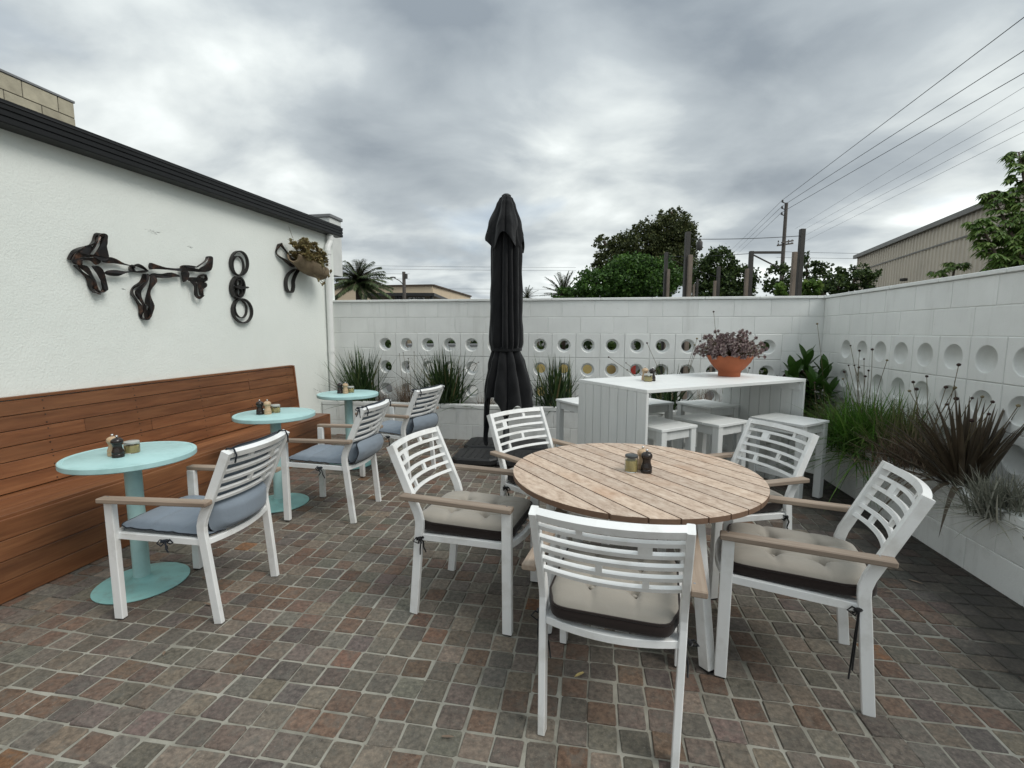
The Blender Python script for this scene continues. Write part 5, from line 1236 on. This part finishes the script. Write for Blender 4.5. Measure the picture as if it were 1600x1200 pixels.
# far beige building with dark fascia canopy
bb_ = empty('beige_building', gpos(640, 44)); tag(bb_, 'flat roofed beige building far beyond the back wall', 'building')
o_ = bb_.location
def corner(px, dist): q = gpos(px, dist) - o_; return (q.x, q.y)
hB = height_at(449, 44) - GZ
fp = [corner(505, 46), corner(678, 44), corner(736, 58), corner(560, 62)]
m = MB(); m.add([(x, y, -.03) for x, y in fp] + [(x, y, hB) for x, y in fp], [(0, 1, 5, 4), (1, 2, 6, 5), (2, 3, 7, 6), (3, 0, 4, 7), (4, 5, 6, 7)]); m.build('wall', MT['beige_build'], bb_)
m = MB()
for i in range(4):
    a, b = Vector(fp[i] + (hB + .06,)), Vector(fp[(i + 1) % 4] + (hB + .06,)); m.bar(a, b, .3, .14)
m.build('parapet_trim', MT['trunk'], bb_)
can = empty('canopy_roof', gpos(600, 38)); tag(can, 'dark flat canopy roof in front of the beige building', 'canopy'); c0 = can.location
zc = height_at(462, 38) - GZ; a = gpos(572, 38) - c0; b = gpos(680, 38) - c0; c = gpos(704, 46) - c0; d = gpos(590, 46) - c0
m = MB(); m.add([(q.x, q.y, zc - .12) for q in (a, b, c, d)] + [(q.x, q.y, zc + .12) for q in (a, b, c, d)], [(0, 1, 2, 3), (4, 5, 6, 7), (0, 1, 5, 4), (1, 2, 6, 5), (2, 3, 7, 6), (3, 0, 4, 7)]); m.build('roof', MT['dark_roof'], can)
for px in (574, 622, 627, 676):
    q = gpos(px, 38.3) - c0; m = MB(); m.box((q.x, q.y, zc / 2 - .06), (.22, .22, zc - .12)); m.build('column', MT['dark_roof'], can)
def sign_mat():
    t = NT('white shop sign with dark lettering strip'); v = t.coord(False); n = t.noise(v, 6, 2, .5, (1, 1, 1.4)); t.set(col=t.ramp(n, [(.47, (.05, .05, .055)), (.53, (.72, .72, .70))]), rough=.6); return t.m
q = gpos(652, 38.6) - c0; m = MB(); m.box((q.x, q.y, zc - .38), (1.35, .06, .4), R(9)); m.build('sign_board', sign_mat(), can)

# street light pole
sl = empty('street_light', gpos(634, 36)); tag(sl, 'dark timber street pole with a curved lamp arm at left', 'street light'); H = height_at(428, 36) - GZ
m = MB(); m.tube([(0, 0, -.03), (0, 0, H)], [.16, .12], 10); m.build('pole', MT['pole_timber'], sl, True, sharp=50)
m = MB(); m.tube([(0, 0, H - 1.0), (-.35, 0, H - .65), (-.75, 0, H - .45)], .03, 6); ar = m.build('lamp_arm', MT['post_steel'], sl, True)
m = MB(); m.lathe([(0, -.05), (.12, -.04), (.14, .02), (.06, .08), (0, .09)], 12); o = m.build('lamp_head', MT['post_steel'], ar, True, loc=(-.88, 0, H - .40)); o.scale = (1.9, .8, .7)
m = MB(); m.lathe([(0, 0), (.12, 0), (.12, .35), (0, .36)], 12, (.17, 0, H - .5)); m.build('transformer', MT['post_steel'], sl, True, sharp=50)

# posts of the shade structure next door: dark steel post with a shorter timber post strapped on
POSTS = [(1035, 398, 1039, 424, 12.5, 'second shade post from the left, before the rounded tree'), (1066.5, 368, 1071.5, 403, 8.6, 'tall dark shade post before the dense dark tree'), (1084, 438, 1079, 446, 18, 'shortest far shade post in front of the dense dark tree'),
         (1116, 419, 1111, 441, 13.5, 'thin shade post in the middle of the row beyond the wall'), (1164.5, 396, 1159, 423, 10.8, 'shade post carrying the bracketed steel arm'), (1240, 363, 1230, 398, 8.8, 'tallest shade post at the right of the row')]
ptop = []
for k, (px, py, tx, ty, d_, lb) in enumerate(POSTS):
    b = gpos(px, d_); r_ = empty('shade_post', b); tag(r_, lb, 'post', 'posts of the shade structure next door'); H = height_at(py, d_) - GZ; m = MB(); m.box((0, 0, H / 2), (.082, .082, H), math.atan2(CR.y, CR.x), .004); m.build('steel_post', MT['post_steel'], r_)
    q = gpos(tx, d_ - .06) - b; H2 = height_at(ty, d_) - GZ; m = MB(); m.box((q.x, q.y - .02, H2 / 2), (.068, .068, H2), math.atan2(CR.y, CR.x), .004); m.build('timber_post', MT['post_timber'], r_); ptop.append(b + Vector((0, 0, H)))
    if k == 4:
        e_ = gpos(1213, d_ + .1) - b; m = MB(); m.bar((0, 0, H - .03), (e_.x, e_.y, H - .01), .05, .05); ar = m.build('steel_arm', MT['post_steel'], r_); m = MB(); m.bar((0, 0, H - .06), (e_.x * .92, e_.y * .92, H - .36), .025, .025); m.build('brace', MT['post_steel'], ar)
def cable(name, pts, label, r_, cat='cable', sag=0.0, n=14, group=None):
    m = MB(); P = []
    for a, b in zip(pts[:-1], pts[1:]):
        for i in range(n): t = i / n; p = Vector(a).lerp(Vector(b), t); p.z -= sag * 4 * t * (1 - t) * (Vector(b) - Vector(a)).length; P.append(p)
    P.append(Vector(pts[-1])); m.tube(P, r_, 5); o = m.build(name, MT['wire'], None, True); tag(o, label, cat, group); return o
cable('guy_cable', [ptop[1] + Vector((0, 0, -.12)), ptop[5] + Vector((0, 0, -.12))], 'thin cable strung between the two tall shade posts', .006, sag=.01)
cable('guy_cable', [ptop[0] + Vector((0, 0, -.1)), ptop[4] + Vector((0, 0, -.05))], 'thin cable strung from the second shade post to the bracketed post', .006, sag=.012)
cable('guy_cable', [ptop[3] + Vector((0, 0, -.3)), ptop[0] + Vector((0, 0, -.1))], 'thin slack cable between second and middle shade posts', .006, sag=.02)
hl = at_d(1093, 383, 8.9); r_ = empty('hanging_lamp', hl); tag(r_, 'small dark lantern hanging from the cable between the tall posts', 'lamp')
m = MB(); m.lathe([(0, -.09), (.05, -.09), (.055, -.07), (.055, .05), (.035, .08), (0, .085)], 12); m.build('housing', MT['post_steel'], r_, True, sharp=50); m = MB(); m.tube([(0, 0, .08), (0, 0, .17)], .006, 5); m.build('hook', MT['wire'], r_)

# utility pole and wires
UP = gpos(1213, 42); up_ = empty('utility_pole', UP); tag(up_, 'tall timber power pole with insulators and crossarms beyond the posts', 'utility pole'); HU = height_at(325, 42) - GZ
m = MB(); m.tube([(0, 0, -.03), (0, 0, HU)], [.20, .13], 10); m.build('pole', MT['pole_timber'], up_, True, sharp=50)
INS = []
for k, py in enumerate((326, 335, 344)):
    z = height_at(py, 42) - GZ; sdv = Vector((CR.x, CR.y, 0)).normalized() * -.35; m = MB(); m.bar((0, 0, z), (sdv.x, sdv.y, z + .12), .06, .06); a = m.build('insulator_arm', MT['pole_timber'], up_); m = MB(); m.lathe([(0, 0), (.09, .0), (.06, .08), (.10, .1), (.05, .2), (0, .21)], 10, (sdv.x, sdv.y, z + .12)); m.build('insulator', MT['insulator'], a, True); INS.append(UP + Vector((sdv.x, sdv.y, z + .3)))
for py in (384, 388):
    z = height_at(py, 42) - GZ; e_ = Vector((CR.x, CR.y, 0)).normalized().lerp(Vector((CF.x, CF.y, 0)), .2) * 1.15; m = MB(); m.bar((-e_.x * (.7 if py == 388 else .3), -e_.y * .7, z), (e_.x, e_.y, z + .25), .12, .12); ca = m.build('crossarm', MT['pole_timber'], up_)
    for q in (-.6, .5, .9): m = MB(); m.lathe([(0, 0), (.06, 0), (.05, .16), (0, .17)], 8, (e_.x * q, e_.y * q, z + .1 + .1 * q)); m.build('insulator', MT['insulator'], ca, True)
for k, (px, py) in enumerate(((1600, 27), (1600, 79), (1600, 114))):
    far = at_d(1135 + 8 * k, 398, 130); nr = at_z(px, py, HU + GZ - .2 - .35 * k); ext = INS[k] + (nr - INS[k]) * 1.6
    cable('power_line', [ext, INS[k], far], ['upper', 'middle', 'lower'][k] + ' of the three dark power lines running from the pole to the upper right', .016, 'power line', .0, group='power lines from the pole')
for k, ((ax, ay), (bx, by)) in enumerate((((1242, 358), (1600, 136)), ((1247, 364), (1600, 168)), ((1250, 372), (1600, 188)), ((1256, 378), (1600, 206)))):
    a = at_d(ax, ay, 70); nr = at_z(bx, by, a.z - 1.0 - .1 * k); ext = a + (nr - a) * 1.5; cable('telephone_line', [a, ext], ['highest', 'second', 'third', 'lowest'][k] + ' of the four thin grey lines below the power lines at right', .011, 'wire', group='thin lines at right')
for k, (py, pa, pb, dd) in enumerate(((416, 515, 900, 60), (421, 515, 900, 60), (429, 515, 640, 46), (437, 515, 640, 46), (453, 640, 1000, 60), (459, 640, 860, 60))):
    a = at_d(pa - 60, py - 3, dd); b = at_d(pb, py + (2 if k < 2 else -1), dd); cable('street_wire', [a, b], ['highest faint street wire left of the umbrella', 'second faint street wire left of the umbrella', 'upper short street wire at the palm and street pole', 'lower short street wire at the palm and street pole', 'faint street wire low over the wall right of the beige building', 'lowest faint street wire over the wall beside the umbrella'][k], .014, 'wire', .002)
for k, (ya, yb2) in enumerate(((393, 396), (402, 404))):
    cable('street_wire', [at_d(1213, ya, 42), at_d(1345, yb2, 36)], ['upper', 'lower'][k] + ' short wire from the power pole to the shed', .012, 'wire', .002)

# corrugated shed on the right
A = at_d(1330, 520, 29); A.z = GZ; zS = height_at(402, 29); B = at_d(1577, 520, 15.4); B.z = GZ
dirS = (B - A); dirS.z = 0; dirS.normalize(); LS = 34.0; nS = Vector((-dirS.y, dirS.x, 0)); 
if nS.x > 0: nS = -nS
shed = empty('corrugated_shed', A); tag(shed, 'large beige corrugated steel shed beyond the right wall', 'shed'); HS = zS - GZ
V = []; F = []; pitch = .30; npn = int(LS / pitch)
def prof_pts():
    o = []
    for i in range(npn):
        for (u, h_) in ((0, 0), (.55, 0), (.66, .045), (.90, .045)): o.append(((i + u) * pitch, h_))
    return o
pp = prof_pts()
for u, h_ in pp: q = dirS * u + nS * h_; V += [(q.x, q.y, -.03), (q.x, q.y, HS)]
F = [(2 * i, 2 * i + 2, 2 * i + 3, 2 * i + 1) for i in range(len(pp) - 1)]
link('side_cladding', raw_mesh('side_cladding', V, F, MT['shed']), shed)
q = -nS * 14; g_ = [(0, 0), (q.x, q.y)]; m = MB(); m.add([(0, 0, -.03), (q.x, q.y, -.03), (q.x, q.y, HS), (q.x * .5, q.y * .5, HS + 1.6), (0, 0, HS)], [(0, 1, 2, 3, 4)]); m.build('end_wall', MT['shed'], shed)
e_ = dirS * LS; m = MB(); m.add([(nS.x * .2, nS.y * .2, HS - .02), (e_.x + nS.x * .2, e_.y + nS.y * .2, HS - .02), (e_.x + q.x * .5, e_.y + q.y * .5, HS + 1.6), (q.x * .5, q.y * .5, HS + 1.6)], [(0, 1, 2, 3)]); m.build('roof', MT['shed_trim'], shed)
m = MB(); m.bar(nS * .12 + Vector((0, 0, HS - .06)) - dirS * .1, nS * .12 + e_ + Vector((0, 0, HS - .06)), .16, .20); m.build('fascia', MT['shed_trim'], shed)
m = MB(); m.bar(nS * .06 + Vector((0, 0, HS - .95)), nS * .06 + e_ + Vector((0, 0, HS - .95)), .03, .05); m.build('flashing', MT['shed_trim'], shed)
for px, py in ((1412, 437),):
    c = at_d(px, py, 20.5); r_ = empty('security_light', c); tag(r_, 'small dark floodlight on the shed wall just above the right wall', 'light'); m = MB(); m.box((0, 0, 0), (.22, .2, .12), R(15), .02); m.build('housing', MT['post_steel'], r_); m = MB(); m.tube([(0, 0, 0), (.25, .35, .05)], .03, 6); m.build('bracket', MT['post_steel'], r_)

# things glimpsed through the holes of the back wall
def lowwall(name, pa, pb, dist, py, mat, label, cat='wall'):
    a, b = gpos(pa, dist), gpos(pb, dist); c = (a + b) / 2; t = empty(name, c); tag(t, label, cat); H = height_at(py, dist) - GZ; d = (b - a); an = math.atan2(d.y, d.x)
    m = MB(); m.box((0, 0, H / 2), (d.length, .18, H), an, .01); m.build('body', MT[mat], t); m = MB(); m.box((0, 0, H + .021), (d.length + .04, .22, .04), an, .006); m.build('capping', MT['cap_grey'], t)
lowwall('yellow_wall', 815, 965, 9.5, 556, 'yellow', 'low yellow wall glimpsed through the holes right of the umbrella')
lowwall('white_wall', 640, 795, 9.2, 541, 'offwhite', 'low white wall glimpsed through the holes left of the umbrella')
lowwall('red_panel', 966, 992, 9.3, 560, 'red', 'small red panel glimpsed through a lower hole', 'panel')
hd = empty('hedge', gpos(850, 14)); tag(hd, 'dark hedge glimpsed through the holes of the back wall', 'hedge'); LB = []
for k in range(13): q = gpos(540 + 60 * k, 14) - hd.location; LB.append(((q.x, q.y, .75), (.75, .5, .82)))
link('foliage', leaf_cloud(LB, 9000, .17, 99, 'tree_dark', .3), hd)
m = MB(); q0 = gpos(540, 14) - hd.location; q1 = gpos(1260, 14) - hd.location
for k in range(13): q = gpos(540 + 60 * k, 14) - hd.location; m.tube([(q.x, q.y, -.03), (q.x, q.y, 1.2)], .04, 6)
m.build('stems', MT['trunk'], hd)
